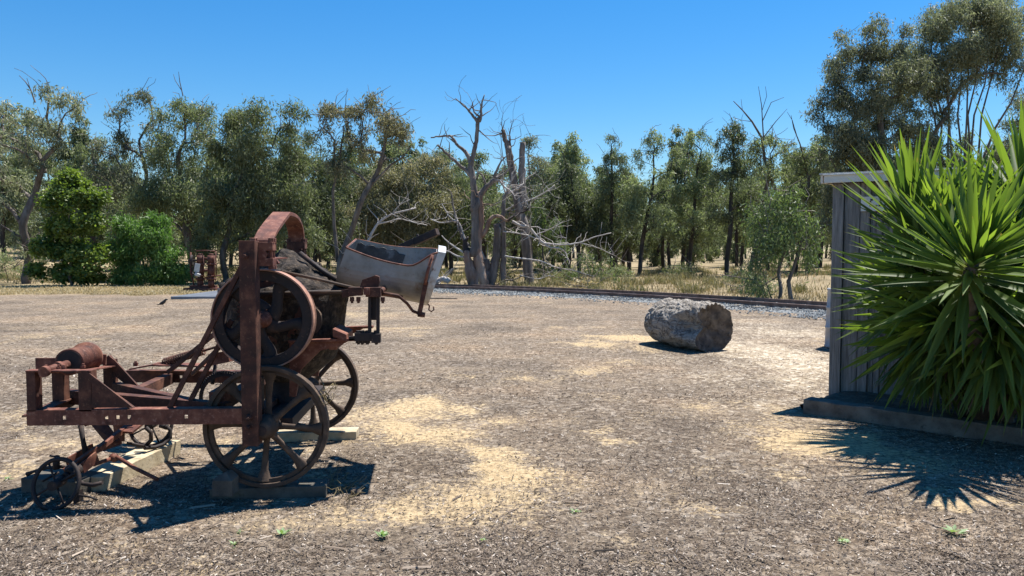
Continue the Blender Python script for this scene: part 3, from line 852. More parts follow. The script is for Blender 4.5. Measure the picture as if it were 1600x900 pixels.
# drum
dc = P(448, 500, 5.5); dc.z = 0.0
def lathe_rough(prof, c, seg, sub, amp, sc, name, mat, parent):
    zs = [p[0] for p in prof]; rs = [p[1] for p in prof]
    cum = [0]
    for i in range(1, len(prof)): cum.append(cum[-1] + math.hypot(zs[i] - zs[i - 1], rs[i] - rs[i - 1]))
    m = MB(); rings = []
    for i in range(sub + 1):
        s = cum[-1] * i / sub
        z = np.interp(s, cum, zs); r = np.interp(s, cum, rs)
        ring = []
        for k in range(seg):
            a = 2 * PI * k / seg
            p = Vector((c.x + math.cos(a) * r, c.y + math.sin(a) * r, z))
            f = amp(z) * (mnoise.noise(p * sc) + 0.5 * mnoise.noise(p * sc * 2.3))
            p = Vector((c.x + math.cos(a) * (r + f), c.y + math.sin(a) * (r + f), z + f * .5))
            ring.append(p)
        rings.append(ring)
    m.loft(rings, cap=True, smooth=True)
    return m.build(name, mat, parent)
drum = lathe_rough([(.66, .16), (.72, .24), (.80, .335), (.92, .40), (1.10, .425), (1.30, .445), (1.335, .44), (1.42, .315), (1.52, .15), (1.60, .035), (1.605, .012)], dc, 72, 64,
            lambda z: (0.05 if z < 1.5 else .02) if z > 1.30 else 0.016, 10.0, 'mixing_drum', M['crust'], mixer)
def drum_band(m):
    m.lathe(dc, UP, [(1.285, .452), (1.285, .468), (1.325, .468), (1.325, .452)], 64, cap=False)
    p = P(470, 400, 5.30)
    pts = [Vector((dc.x + .12, dc.y - .06, 1.575)), Vector((dc.x + .28, dc.y - .10, 1.455)), Vector((dc.x + .46, dc.y - .10, 1.335))]
    m.tube(pts, .018, 6)
mb('drum_band', M['rust_dark'], drum_band, 0, drum)
def pedestal(m):
    m.lathe(Vector((dc.x, dc.y, 0)), UP, [(.40, .13), (.44, .15), (.48, .12), (.66, .12), (.70, .2)], 24)
    m.obox(Vector((dc.x, dc.y, .46)), AXP * .16, AX * .6, UP * .035)
mb('drum_pedestal', M['rust_dark'], pedestal, 0.003)

# chassis plates to the hopper side
def plate(m):
    Y0 = 5.08
    poly = [P(452, 536, Y0), P(548, 531, Y0), P(530, 541, Y0), P(500, 548, Y0), P(470, 578, Y0), P(462, 620, Y0), P(452, 620, Y0)]
    m.prism(poly, (0, 0.02, 0))
    Y1 = 5.9
    off = Vector((-.06, Y1 - Y0, 0))
    m.prism([p + off for p in poly], (0, .02, 0))
    m.bar(P(452, 533, Y0), P(562, 530, Y0), 0.06, 0.018)
    m.bar(P(452, 533, Y0) + off, P(562, 530, Y0) + off, 0.06, 0.018)
    m.bar(P(520, 541, Y0 + .03), P(520, 541, Y0) + off, 0.05, 0.05)
mb('chassis_plate', M['rust_red'], plate, 0.002)
def cleat(m):
    a = P(536, 520, 5.2); m.obox(a, AXP * .045 + UP * -.02, AX * .16, UP * .025)
    m.bar(P(526, 523, 5.2), P(536, 533, 5.2), .2, .012)
mb('drum_guide', M['rust_red'], cleat, 0.002)

# tipping links
YL = 5.06
def links(m):
    m.bar(P(578, 462, YL), P(577.5, 527, YL), 0.022, 0.022)
    m.bar(P(591, 462, YL), P(590.5, 527, YL), 0.022, 0.022)
    m.bar(P(585, 463, YL + .03), P(584, 500, YL + .03), 0.03, 0.03)
    m.obox(P(570, 526, YL), AXP * .065, AX * .03, UP * .028)
    m.obox(P(588, 528, YL), AXP * .03, AX * .035, UP * .03)
    for px in (560, 566, 574, 588):
        c = P(px, 521, YL); m.cyl(c, c - UP * .075, .011, seg=8); 
        m.tube([c, c + UP * .02], [.018, .018], 6, True, False)
        m.tube([c - UP * .065, c - UP * .045], [.02, .02], 6, True, False)
    m.bar(P(545, 529, YL), P(578, 527, YL), .02, .03)
mb('tipping_link', M['rust_dark'], links, 0.002)
def pivot(m):
    m.obox(P(584, 456, YL), AXP * .05, AX * .045, UP * .032)
    m.bar(P(535, 459, YL), P(566, 455, YL), .05, .05)
    m.obox(P(556, 455, YL), AXP * .045, AX * .04, UP * .028)
    m.cyl(P(594, 455, YL), P(594, 455, YL) + AX * .9, .02)
    poly = [P(562, 449, YL), P(566, 437, YL), P(586, 430, YL), P(592, 432, YL), P(593, 440, YL), P(590, 452, YL), P(575, 455, YL)]
    m.prism(poly, (0, .03, 0))
    for px, py in ((560, 464), (550, 464), (598, 464)):
        bolt(m, P(px, py, YL - .03), UP, .016, .03)
    m.bar(P(590, 459, YL + .06), P(625, 464, 5.35), .05, .02)
mb('hopper_pivot', M['rust'], pivot, 0.002)
def pivot_face(m):
    m.obox(P(573, 455, YL - .05), AXP * .02, AX * .012, UP * .024)
mb('pivot_nut', M['rust_red'], pivot_face, 0.003)
def rods(m):
    m.tube([P(438, 424, 4.95), P(500, 437, 5.0), P(562, 452, 5.06)], .010, 8)
    m.tube([P(474, 457, 5.0), P(560, 455, 5.06)], .009, 8)
    m.tube([P(420, 457.5, 5.0), P(474, 457, 5.0)], .006, 6)
mb('control_rod', M['wheel_iron'], rods)

# loading hopper (open bucket lying on its back)
hopper_a, hopper_b = P(540, 407, 5.55), P(671, 430, 5.62)
hd = (hopper_b - hopper_a); HL = hd.length; hd.normalize()
hs = AX.copy(); hs = (hs - hd * hs.dot(hd)).normalized()        # across, away from the viewer
hu = hd.cross(hs) * -1
if hu.z < 0: hu = -hu
def hsec(t, inset=0.0, n=22):
    """U section at t in 0..1; returns open list of points from near lip to far lip"""
    w = 0.265 + 0.035 * t - inset
    dep = 0.195 + 0.02 * t - inset                # below the axis
    dip = math.sin(PI * min(1, t * 1.05)) ** 1.3
    ln = 0.100 - 0.035 * t - 0.03 * math.sin(PI * t) + (0.115 * smooth(0.72, 1.0, np.float64(t)) ** 1.3)     # near lip height
    lf = 0.165 - 0.02 * dip + 0.035 * t
    c = hopper_a + hd * (HL * t)
    pts = [c - hs * w + hu * ln, c - hs * w + hu * (ln * .5)]
    for i in range(n + 1):
        a = PI * i / n
        pts.append(c - hs * w * math.copysign(abs(math.cos(a)) ** 0.8, math.cos(a)) - hu * dep * (abs(math.sin(a)) ** 0.75) + hu * 0.0)
    pts += [c + hs * w + hu * lf * .5, c + hs * w + hu * lf]
    return [p + hd * (0.15 * (p - c).dot(hu)) for p in pts]
def hop(m):
    rings = []
    T = [i / 18 for i in range(19)]
    for t in T:
        o = hsec(t); i_ = hsec(t, 0.007)
        rings.append(o + i_[::-1])
    m.loft(rings, smooth=False, cap=False)
    o0, i0 = hsec(0), hsec(0.0)
    c = sum(o0, Vector()) / len(o0)
    m.prism(o0, hd * 0.008)
    m.prism(hsec(0.985, .004), hd * 0.008)
hop_o = mb('loading_hopper', M['galv'], hop)
def hop_lip(m):
    a = [hsec(i / 18)[0] for i in range(19)]; b = [hsec(i / 18)[-1] for i in range(19)]
    m.tube(a, .007, 6); m.tube(b, .007, 6); m.tube([a[0], b[0]], .007, 6)
mb('lip', M['rust_red'], hop_lip, 0, hop_o)
def hop_band(m):
    rings = []
    o = hsec(1.0); n = len(o)
    ctr = hopper_b
    big = [ctr + (p - ctr) * 1.035 for p in o]
    top_n = big[0]; top_f = big[-1]
    loop = big + [top_f + (top_n - top_f) * .25 + hu * .03, top_f + (top_n - top_f) * .75 + hu * .03]
    for s in (0.0, 0.055):
        rings.append([p + hd * s for p in loop])
    for s in (0.055, 0.0):
        rings.append([ctr + (p - ctr) * .965 + hd * s for p in loop])
    m.loft(rings, loop=True)
mb('end_band', M['galv_bright'], hop_band, 0, hop_o)
def tar(m):
    rings = []
    nn = 16
    for i in range(nn + 1):
        t = 0.04 + .60 * i / nn
        sec, sec2 = hsec(t, 0.009), hsec(t, 0.016)
        e = .72 + .10 * math.sin(i * 1.7) - .5 * max(0, (i - 12) / 4)
        row = [sec[-9], sec[-5], sec[-3], sec[-2], sec[-2].lerp(sec[-1], e)]
        row2 = [sec2[-9], sec2[-5], sec2[-3], sec2[-2], sec2[-2].lerp(sec2[-1], e - .05)]
        rings.append(row + row2[::-1])
    m.loft(rings, cap=True)
mb('tar_crust', M['tar'], tar, 0, hop_o)
def hop_strap(m):
    m.bar(P(666, 440, 5.30), P(655, 492, 5.30), .03, .03)
    m.tube([P(598, 458, 5.12), P(622, 462, 5.2), P(636, 474, 5.25), P(645, 486, 5.3), P(658, 491, 5.3)], .011, 8)
    m.cyl(P(653, 491, 5.30), P(664, 492, 5.30), .018, seg=8)
mb_hook = lambda m: (
    m.tube([P(662, 472, 5.45), P(668, 474, 5.45), P(671, 478, 5.45), P(670, 484, 5.45), P(674, 487, 5.45), P(678, 484, 5.45), P(677, 479, 5.45)], .006, 6))
mb('hopper_strap', M['rust'], hop_strap)
mb('hook', M['rust'], mb_hook)
mb('hopper_latch', M['rust_red'], lambda m: m.tube([P(676, 398, 5.28), P(668, 425, 5.28), P(664, 445, 5.28)], .012, 6))
def lever(m):
    m.bar(P(626, 388, 6.2), P(650, 377, 6.1), .07, .05)
    m.bar(P(648, 378, 6.1), P(684, 362, 6.0), .05, .055)
    m.tube([P(655, 378, 6.1), P(652, 366, 6.1)], .012, 6)
mb('tipping_lever', M['rust_dark'], lever, 0.004)

# braces and spring on the drawbar side
for p0_, p1_, w_, h_ in ((P(377, 418, YN + .04), P(264, 640, YN + .05), .022, .030), (P(362, 500, YN + .25), P(298, 626, YN + .25), .022, .030),
                         (P(352, 508, 5.9), P(262, 582, 6.1), .02, .035), (P(356, 530, 5.6), P(300, 585, 6.05), .02, .03)):
    mb('brace', M['rust'], lambda m: m.bar(p0_, p1_, w_, h_), 0.002)
mb('strut', M['rust_dark'], lambda m: m.tube([P(338, 560, 6.0), P(332, 600, 5.9)], .015, 6))
def spring(m):
    a, b = P(258, 566, 6.15), P(318, 548, 6.05)
    d = b - a; dn = d.normalized(); x = dn.cross(UP).normalized(); y = x.cross(dn)
    n = 17 * 10
    m.tube([a + d * (i / n) + (x * math.cos(i * 2 * PI / 10) + y * math.sin(i * 2 * PI / 10)) * .030 for i in range(n + 1)], .0065, 5)
    m.tube([a - dn * .05, b + dn * .2], .011, 6)
mb('spring', M['rust'], spring)
def tops(m):
    m.bar(P(212, 575, 6.2), P(250, 568, 6.15), .16, .012)
    m.bar(P(240, 569, 6.15), P(330, 571, 6.15), .15, .012)
    bolt(m, P(212, 572, 6.2), -UP, .02, .03)
    m.bar(P(330, 562, 5.85), P(360, 556, 5.8), .05, .09)
mb('guide_plate', M['rust_red'], tops, 0.002)
def ratchet(m):
    c = P(352, 622, 5.75)
    m.ring(c, AX, .17, .195, .02, 40)
    for k in range(26):
        a = .4 + 2.4 * k / 26; d = AXP * math.cos(a) + UP * math.sin(a)
        m.obox(c + d * .20, d * .012, AX * .01, d.cross(AX) * .006)
mb('ratchet_wheel', M['rust_dark'], ratchet)
mb('bearing_block', M['rust_red'], lambda m: m.obox(P(346, 616, 4.95), AXP * .05, AX * .1, UP * .035), .003)

# winch stand at the drawbar end
def ang_post(m, px0, px1, py0, py1, Y, flr=True):
    a, b = P(px0, py0, Y), P(px1, py1, Y)
    zc = (a.z + b.z) / 2; h = a.z - b.z
    m.box(((a.x + b.x) / 2, Y, zc), b.x - a.x, .010, h)
    if flr: m.box((b.x - .005, Y + .035, zc), .010, .06, h)
    else: m.box((a.x + .005, Y + .035, zc), .010, .06, h)
for q_ in ((41, 57, 581, 643, YN), (122, 144, 579, 643, YN), (81, 101, 581, 628, 5.12)):
    mb('stand_post', M['rust'], lambda m: ang_post(m, *q_), 0.0015)
mb('stand_post', M['rust'], lambda m: (ang_post(m, 161, 178, 562, 616, 5.42), m.prism([P(161, 562, 5.42), P(178, 563, 5.42), P(169, 555, 5.42)], (0, .01, 0))), 0.0015)
mb('gusset', M['rust'], lambda m: (m.prism([P(126, 579, YN - .012), P(134, 579, YN - .012), P(208, 637, YN - .012), P(143, 637, YN - .012), P(143, 600, YN - .012)], (0, .010, 0)), m.bar(P(126, 579, YN + .03), P(207, 638, YN + .03), .06, .008)))
mb('gusset', M['rust'], lambda m: (m.prism([P(170, 556, 5.41), P(179, 563, 5.41), P(228, 617, 5.41), P(216, 617, 5.41), P(180, 588, 5.41)], (0, .010, 0)), m.bar(P(170, 556, 5.45), P(227, 618, 5.45), .05, .008)))
def rails_(m):
    m.bar(P(44, 579, YN + .02), P(144, 579, YN + .02), .06, .010)
    m.bar(P(82, 581, 5.13), P(178, 572, 5.42), .06, .010)
    m.bar(P(50, 579.5, YN + .02), P(90, 581, 5.12), .05, .008)
    m.bar(P(133, 579, YN + .03), P(170, 573, 5.42), .06, .010)
    m.bar(P(56, 568, 4.95), P(126, 568, 4.95), .012, .075)
    m.bar(P(150, 561, 5.3), P(166, 562, 5.3), .012, .075)
    for px, py in ((72, 577), (92, 577), (100, 577), (130, 575)):
        bolt(m, P(px, py, YN + .06), -UP, .014, .016)
mb('stand_rail', M['rust_red'], rails_, 0.0015)
wd = AX
w0, w1 = P(108, 566, 4.86), P(139, 557, 5.22)
def roller(m):
    d = (w1 - w0).normalized()
    m.lathe(w0, d, [(0, .078), (0, .086), (.30, .086), (.30, .104), (.325, .104), (.325, .05), (.33, .03)], 36, cap=True)
rol = mb('winch_roller', M['rust_red'], roller)
def rol_sh(m):
    d = (w1 - w0).normalized()
    m.cyl(w0 - d * .02 + Vector((-.005, 0, -.01)), w0 - d * .22 + Vector((-.06, 0, -.03)), .026, seg=14)
    m.cyl(w0 - d * .10 + Vector((-.02, 0, -.018)), w0 - d * .13 + Vector((-.03, 0, -.02)), .036, seg=14)
    m.cyl(w0 - d * .22 + Vector((-.06, 0, -.03)), w0 - d * .25 + Vector((-.068, 0, -.034)), .034, seg=14)
mb('shaft', M['rust_red'], rol_sh, 0, rol)
def rol_hole_shade(m):
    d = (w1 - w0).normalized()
    m.cyl(w0 - d * .004, w0 + d * .001, .074, seg=32)  # flat dark disc: the shade inside the open end, put into colour
mb('bore_shade', M['rust_dark'], rol_hole_shade, 0, rol)

# cart wheels and axle
def cart_wheel(c, R, phase):
    def rim(m):
        m.ring(c, AX, R - .028, R, .072, 72)
        m.ring(c, AX, R - .056, R - .027, .03, 72)
    w = mb('cart_wheel', M['wheel_iron'], rim, 0.004)
    for k in range(8):
        a = phase + 2 * PI * k / 8
        d = AXP * math.cos(a) + UP * math.sin(a)
        sd = d.cross(AX).normalized()
        m = MB(); rings = []
        for t in (0.06, .12, .3, .55, .8, .92, 1.0):
            r = t * (R - .04)
            ww = 0.025 + (0.026 * max(0, (t - .78) / .22)) + (0.016 * max(0, (.16 - t) / .1)) - .006 * math.sin(PI * t)
            p = c + d * r - AX * (0.03 * (1 - t) * (1 if k % 2 else -1))
            rings.append([p + sd * ww * math.cos(2 * PI * j / 8) + AX * ww * .62 * math.sin(2 * PI * j / 8) for j in range(8)])
        m.loft(rings, smooth=True); m.build('spoke', M['wheel_iron'], w)
    mb('hub', M['wheel_iron'], lambda m: m.lathe(c, -AX, [(-.10, .05), (-.06, .075), (.05, .075), (.07, .06), (.12, .055), (.13, .04), (.13, .02)], 24), 0, w)
    return w
wc_n, wc_f = P(417, 672, 4.80), P(486, 604, 6.28)
RW = 0.392
wc_n.z = 0.075 + RW; wc_f.z = 0.075 + RW
cart_wheel(wc_n, RW, -0.07); cart_wheel(wc_f, RW, 0.05)
mb('axle', M['rust_dark'], lambda m: (m.cyl(wc_n - AX * .14, wc_f + AX * .14, .03), m.bar(wc_n + AX * .15, wc_f - AX * .15, .07, .07)), 0)
def underplate(m):
    m.bar(P(402, 590, 5.0), P(402, 690, 5.0), .06, .10, (0, 1, 0))
mb('axle_bracket', M['rust_dark'], underplate, 0.002)
mb('splash_plate', M['rust_dark'], lambda m: m.prism([P(432, 600, 5.5), P(468, 600, 5.5), P(463, 640, 5.5), P(444, 642, 5.5)], (0, .03, 0)), .002)
mb('axle_block', M['rust_dark'], lambda m: m.obox(P(462, 627, 5.6), AXP * .05, AX * .05, UP * .06), .002)

# steering yoke and drawbar lying under the winch stand
def yoke(m):
    m.bar(P(214, 655, 5.55), P(152, 703, 5.0), .035, .035)
    m.bar(P(152, 701, 5.0), P(102, 737, 4.80), .035, .04)
    m.bar(P(190, 690, 5.25), P(140, 708, 5.1), .012, .035)
    m.bar(P(228, 652, 5.5), P(198, 676, 5.3), .09, .018)
    m.bar(P(104, 724, 4.95), P(146, 700, 5.15), .012, .07)
    m.bar(P(128, 732, 4.85), P(152, 713, 4.97), .012, .075)
mb('drawbar', M['rust_red'], yoke, 0.002)
def fork(m):
    Y0 = 5.35
    m.prism([P(142, 664, Y0), P(168, 664, Y0), P(186, 688, Y0 - .1), P(186, 694, Y0 - .1), P(162, 688, Y0 - .05)], (.0, .012, 0))
mb('fork_plate', M['rust'], fork, 0.002)
mb('fork_plate', M['rust_red'], lambda m: m.prism([P(176, 664, 5.6), P(192, 664, 5.6), P(192, 690, 5.6), P(180, 690, 5.6)], (.01, .012, 0)), 0.002)
mb('prop_rod', M['rust_dark'], lambda m: m.tube([P(126, 664, 4.98), P(130, 690, 4.98), P(136, 716, 4.96)], [.017, .015, .022], 8))
def arc(m, c, r, a0, a1, nrm, rad, n=26, squash=1.0):
    nrm = Vector(nrm).normalized(); x = nrm.cross(UP).normalized(); y = x.cross(nrm)
    m.tube([c + x * (r * math.cos(a0 + (a1 - a0) * i / n)) + y * (r * squash * math.sin(a0 + (a1 - a0) * i / n)) for i in range(n + 1)], rad, 8)
def hoops(m):
    m.tube([P(228, 668, 5.55), P(236, 676, 5.55), P(236, 688, 5.55), P(228, 696, 5.55), P(214, 697, 5.55)], .016, 8)
    m.tube([P(258, 664, 5.7), P(266, 672, 5.7), P(266, 684, 5.7), P(256, 694, 5.65), P(242, 699, 5.6), P(226, 700, 5.5)], .015, 8)
    m.tube([P(250, 664, 5.7), P(262, 668, 5.7)], .02, 6)
    m.tube([P(225, 697, 5.5), P(198, 692, 5.45)], .012, 6)
mb('spring_hook', M['rust_dark'], hoops)
def front_hub(m):
    a, b = P(106, 741, 4.72), P(124, 732, 4.80)
    m.cyl(a, b, .034, seg=16); m.cyl(a - (b - a) * .25, a, .018, seg=12)
    m.tube([P(62, 788, 4.63), P(74, 796, 4.58), P(86, 800, 4.57)], .012, 8)
    m.tube([P(112, 730, 4.85), P(96, 729, 4.85), P(72, 731, 4.86), P(52, 737, 4.9), P(42, 741, 4.9)], [.010, .011, .011, .010, .015], 8)
    m.tube([P(118, 748, 4.80), P(130, 756, 4.76), P(146, 758, 4.74), P(160, 754, 4.74)], [.012, .013, .014, .012], 8)
    m.tube([P(88, 733, 4.82), P(88, 722, 4.82), P(90, 712, 4.82)], [.020, .022, .014], 8)
    m.tube([P(90, 714, 4.82), P(78, 712, 4.82)], .007, 6)
    m.tube([P(88, 716, 4.82), P(96, 718, 4.8)], .007, 6)
    m.prism([P(113, 772, 4.66), P(123, 766, 4.66), P(124, 783, 4.66), P(115, 788, 4.66)], (.01, .03, 0))
    m.tube([P(123, 774, 4.66), P(140, 776, 4.66), P(152, 781, 4.66)], .007, 6)
    m.tube([P(76, 757, 4.72), P(100, 742, 4.76)], .011, 6)
    m.tube([P(66, 752, 4.72), P(92, 738, 4.80)], .008, 6)
mb('steering_hub', M['rust_dark'], front_hub)
def small_wheel(c, rx, rz, tilt):
    n = 40
    pts = [c + AXP * (rx * math.cos(2 * PI * i / n)) + UP * (rz * math.sin(2 * PI * i / n)) + AX * (tilt * math.sin(2 * PI * i / n)) for i in range(n)]
    w = mb('front_wheel', M['rust_dark'], lambda m: m.tube(pts, .014, 8, closed=True))
    mb('hub', M['rust_dark'], lambda m: m.cyl(c - AX * .05, c + AX * .08, .03, seg=12), 0, w)
    for k in range(4):
        a = .5 + PI / 2 * k
        e = c + AXP * (rx * math.cos(a)) + UP * (rz * math.sin(a)) + AX * (tilt * math.sin(a))
        mb('spoke', M['rust_dark'], lambda m: m.tube([c, e], .007, 6), 0, w)
cw = P(88, 764, 4.62); cw.z = .148
small_wheel(cw, .135, .142, .05)
cw = P(236, 668, 5.72); cw.z = .26
small_wheel(cw, .155, .15, .05)
def tiebar(m):
    m.tube([P(146, 726, 4.95), P(176, 716, 5.1)], .014, 8)
    m.tube([P(183, 714, 5.08), P(212, 732, 4.95), P(246, 749, 4.82)], .013, 8)
    m.lathe(P(178, 715, 5.1), (0.9, -.4, -.1), [(-.03, .012), (-.02, .026), (.01, .03), (.03, .02)], 12)
mb('tie_rod', M['rust_red'], tiebar)

# ------------------------------------------------------------------ timber the mixer stands on
def timber(name, label, p0, p1, w, h, mat, group=None, cat='timber block', z0=None):
    """hand-sawn block between two ground points"""
    p0, p1 = Vector(p0), Vector(p1); 
    c = (p0 + p1) / 2
    d = (p1 - p0); l = d.length; d.normalize(); s = Vector((-d.y, d.x, 0))
    zb = p0.z
    m = MB(); rings = []
    n = max(3, int(l / .12))
    for i in range(n + 1):
        t = i / n
        p = p0.lerp(p1, t); p.z = zb
        j = lambda k: 0.004 * mnoise.noise(p * 9 + Vector((k * 7.1, k * 3, 0)))
        rings.append([p - s * (w / 2 + j(1)) - UP * .03, p + s * (w / 2 + j(2)) - UP * .03, p + s * (w / 2 + j(3)) + UP * (h + j(4)), p - s * (w / 2 + j(5)) + UP * (h + j(6))])
    m.loft(rings, cap=True)
    o = m.build(name, mat, None, 0.005)
    return tag(o, label, cat, group)
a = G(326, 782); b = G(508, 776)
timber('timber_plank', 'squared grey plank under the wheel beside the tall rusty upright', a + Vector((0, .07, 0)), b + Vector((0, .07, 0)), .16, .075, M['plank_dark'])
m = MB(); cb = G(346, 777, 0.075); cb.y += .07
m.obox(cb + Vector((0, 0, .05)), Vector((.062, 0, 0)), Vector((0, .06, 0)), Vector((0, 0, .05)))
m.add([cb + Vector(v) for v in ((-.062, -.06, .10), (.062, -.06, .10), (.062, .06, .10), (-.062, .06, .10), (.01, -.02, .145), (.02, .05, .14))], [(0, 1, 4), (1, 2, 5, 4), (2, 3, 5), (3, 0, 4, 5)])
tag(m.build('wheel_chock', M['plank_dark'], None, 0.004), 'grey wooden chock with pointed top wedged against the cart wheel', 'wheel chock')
a = G(430, 690); b = G(556, 688)
timber('timber_plank', 'pale plank under the cart wheel farther from the tall upright', a + Vector((0, .08, 0)), b + Vector((0, .08, 0)), .18, .075, M['plank'])
a = G(140, 768); b = G(264, 706)
timber('timber_sleeper', 'long cream timber lying under the rusty drawbar and hooks', a, b, .20, .10, M['plank'])
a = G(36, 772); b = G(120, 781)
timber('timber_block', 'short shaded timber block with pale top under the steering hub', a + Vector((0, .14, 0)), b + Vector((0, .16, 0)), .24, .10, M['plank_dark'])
# ------------------------------------------------------------------ old cracked log
la, lb = P(1113, 513, 11.75), P(1030, 494, 13.05)
la.z, lb.z = 0.375, 0.385
ld = (lb - la); LL = ld.length; ld.normalize()
lx = ld.cross(UP).normalized()                 # sideways
if lx.y > 0: lx = -lx                          # towards the viewer
lu = lx.cross(ld); lu = lu if lu.z > 0 else -lu
log = thing('fallen_log', 'thick weathered grey log with cracked bark and hollowed sawn end lying on the yard', 'log', ((la.x + lb.x) / 2, (la.y + lb.y) / 2, 0))
def log_body():
    m = MB(); nr, na = 84, 120; rings = []
    for i in range(nr + 1):
        t = i / nr
        ring = []
        for k in range(na):
            a = 2 * PI * k / na
            R = 0.405 - 0.02 * t + 0.02 * math.sin(a * 2 + 1 + t * 2)
            R -= 0.10 * max(0, (t - .84) / .16) ** 2          # rounded far end
            dirv = lx * math.cos(a) + lu * math.sin(a)
            p = la + ld * (LL * t) + dirv * R
            q = p * 1.0
            crk = abs(mnoise.noise(Vector((q.x * 6, q.y * 6, q.z * 6)))); crk2 = abs(mnoise.noise(q * 13 + Vector((3, 1, 7))))
            top = 0.5 + 0.5 * math.sin(a)
            f = 0.035 * mnoise.noise(q * 2.0) + 0.022 * mnoise.noise(q * 7) - (0.05 * max(0, .13 - crk) / .13 + 0.028 * max(0, .16 - crk2) / .16) * (0.28 + .72 * top ** 1.3)
            f += (0.02 * mnoise.noise(q * 21) ) * top
            # deep gouge on the flank near the sawn end
            ga = math.atan2(math.sin(a - 0.12), math.cos(a - 0.12))
            gw = 0.55 * math.exp(-((t - .12) / .30) ** 2) 
            if t < .5:
                f -= 0.22 * math.exp(-(ga / max(.1, gw)) ** 4) * math.exp(-((t - .10) / .24) ** 4)
            ring.append(p + dirv * f)
        rings.append(ring)
    m.loft(rings, smooth=True)
    tip = [la + ld * (LL * 1.0) + (v - (la + ld * LL)) * .55 + ld * .05 for v in rings[-1]]
    m.loft([rings[-1], tip], cap=False, smooth=True)
    o = len(m.v); m.add(tip, [tuple(range(len(tip)))])
    ob = m.build('bark', M['log'], log)
    at = ob.data.attributes.new('lc', 'FLOAT_VECTOR', 'POINT')
    vals = []
    for v in ob.data.vertices:
        q = Vector(v.co) + log.location - la
        t = q.dot(ld); r = q - ld * t
        an = math.atan2(r.dot(lu), r.dot(lx))
        vals += [t * .42, an * .40, r.length * .3]
    at.data.foreach_set('vector', vals)
    # sawn end: recessed, uneven
    e = MB(); n2 = 14; er = []
    for i in range(n2 + 1):
        s = 1 - i / n2; ring = []
        for k in range(na):
            v = rings[0][k]; p = la + (v - la) * max(s, .002)
            dep = 0.10 * (1 - s) ** 0.6 * (s < 1) + (0.05 * mnoise.noise(p * 5) + .02 * mnoise.noise(p * 15)) * (1 - s) ** .4
            if s > .90: dep = 0.012 * (1 - s) / .1
            ring.append(p + ld * max(0, dep))
        er.append(ring)
    e.loft(er, smooth=True)
    e.build('sawn_end', M['log_end'], log)
log_body()

# ------------------------------------------------------------------ weathered shed
shed_c = Vector((3.40, 8.05, 0.0))
sa = math.radians(-29)
sX = Vector((math.cos(sa), math.sin(sa), 0)); sY = Vector((-math.sin(sa), math.cos(sa), 0))
sS = Vector((.77, .64, 0))                       # hidden side walls, slanted to narrow the shed's cast shadow
shed = thing('timber_shed', 'small shed of weathered grey vertical boards with cream roof edge beside the spiky plant', 'shed', shed_c)
rs = random.Random(5)
SW, SD, SH = 3.1, 2.2, 2.27
def wall_front(m):
    x = 0.115
    widths = [.155, .10, .055, .06, .05, .14, .15, .15, .15, .15, .15, .15, .15, .15, .15, .15, .15, .15, .15, .15, .15]
    for i, w in enumerate(widths):
        if x + w > SW: break
        dep = (0.0, -.012, .012, -.01, .012)[i % 5] if i < 5 else rs.uniform(-.006, .006)
        c = shed_c + sX * (x + w / 2) + sY * (0.045 + dep) + UP * (SH / 2 + .04)
        m.obox(c, sX * (w / 2 - .0035), sY * .012, UP * (SH / 2 - rs.uniform(0, .012)))
        x += w
    m.obox(shed_c + sX * (SW / 2 + .05) + sY * .085 + UP * (SH / 2 + .03), sX * (SW / 2 - .06), sY * .015, UP * (SH / 2 - .03))
mb('front_wall', M['board'], wall_front, 0.003, shed)
def corner_post(m):
    m.obox(shed_c + sX * .056 + sY * .05 + UP * (SH / 2 + .03), sX * .054, sY * .055, UP * (SH / 2))
    m.obox(shed_c + sX * .012 + sY * .112 + UP * (SH / 2 + .03), sX * .012, sY * .012, UP * (SH / 2))
mb('corner_post', M['board'], corner_post, 0.004, shed)
def wall_side(m):
    for off in (.02, SW - .02):
        y = .14
        while y < SD:
            m.obox(shed_c + sX * off + sS * (y + .075) + UP * (SH / 2 + .03), sX * .012, sS * .0715, UP * (SH / 2)); y += .15
    m.obox(shed_c + sX * SW / 2 + sS * SD + UP * (SH / 2 + .03), sX * SW / 2, sY * .012, UP * SH / 2)
mb('side_wall', M['board'], wall_side, 0.003, shed)
def roof(m):
    m.obox(shed_c + sX * (SW / 2) + sS * (SD / 2) + UP * (SH + .125), sX * (SW / 2 + .08), sS * (SD / 2 + .12), UP * .008)
roo = mb('roof', M['galv_bright'], roof, 0, shed)
def fasc(m):
    z = UP * (SH + .072)
    m.obox(shed_c + sX * SW / 2 - sY * .10 + z, sX * (SW / 2 + .075), sY * .012, UP * .043)
    m.obox(shed_c - sX * .070 + sS * (SD / 2) + z, sX * .012, sS * (SD / 2 + .085), UP * .043)
    m.obox(shed_c + sX * SW / 2 - sY * .108 + UP * (SH + .112), sX * (SW / 2 + .085), sY * .02, UP * .006)
mb('fascia', M['fascia'], fasc, 0.002, roo)
def rafters(m):
    for k in range(6):
        m.obox(shed_c + sX * (.1 + k * .55) + sS * (SD / 2) + UP * (SH + .075), sX * .022, sS * (SD / 2 + .06), UP * .035)
mb('rafter', M['board'], rafters, 0, shed)
sign = thing('wall_sign', 'small white sign with dark lettering on the shed wall under the roof edge', 'sign', shed_c + sX * .50 + UP * 2.06)
def signb(m):
    m.obox(shed_c + sX * .44 + sY * .005 + UP * 2.075, sX * .165, sY * .006, UP * .075)
mb('board', M['sign_white'], signb, 0.001, sign)
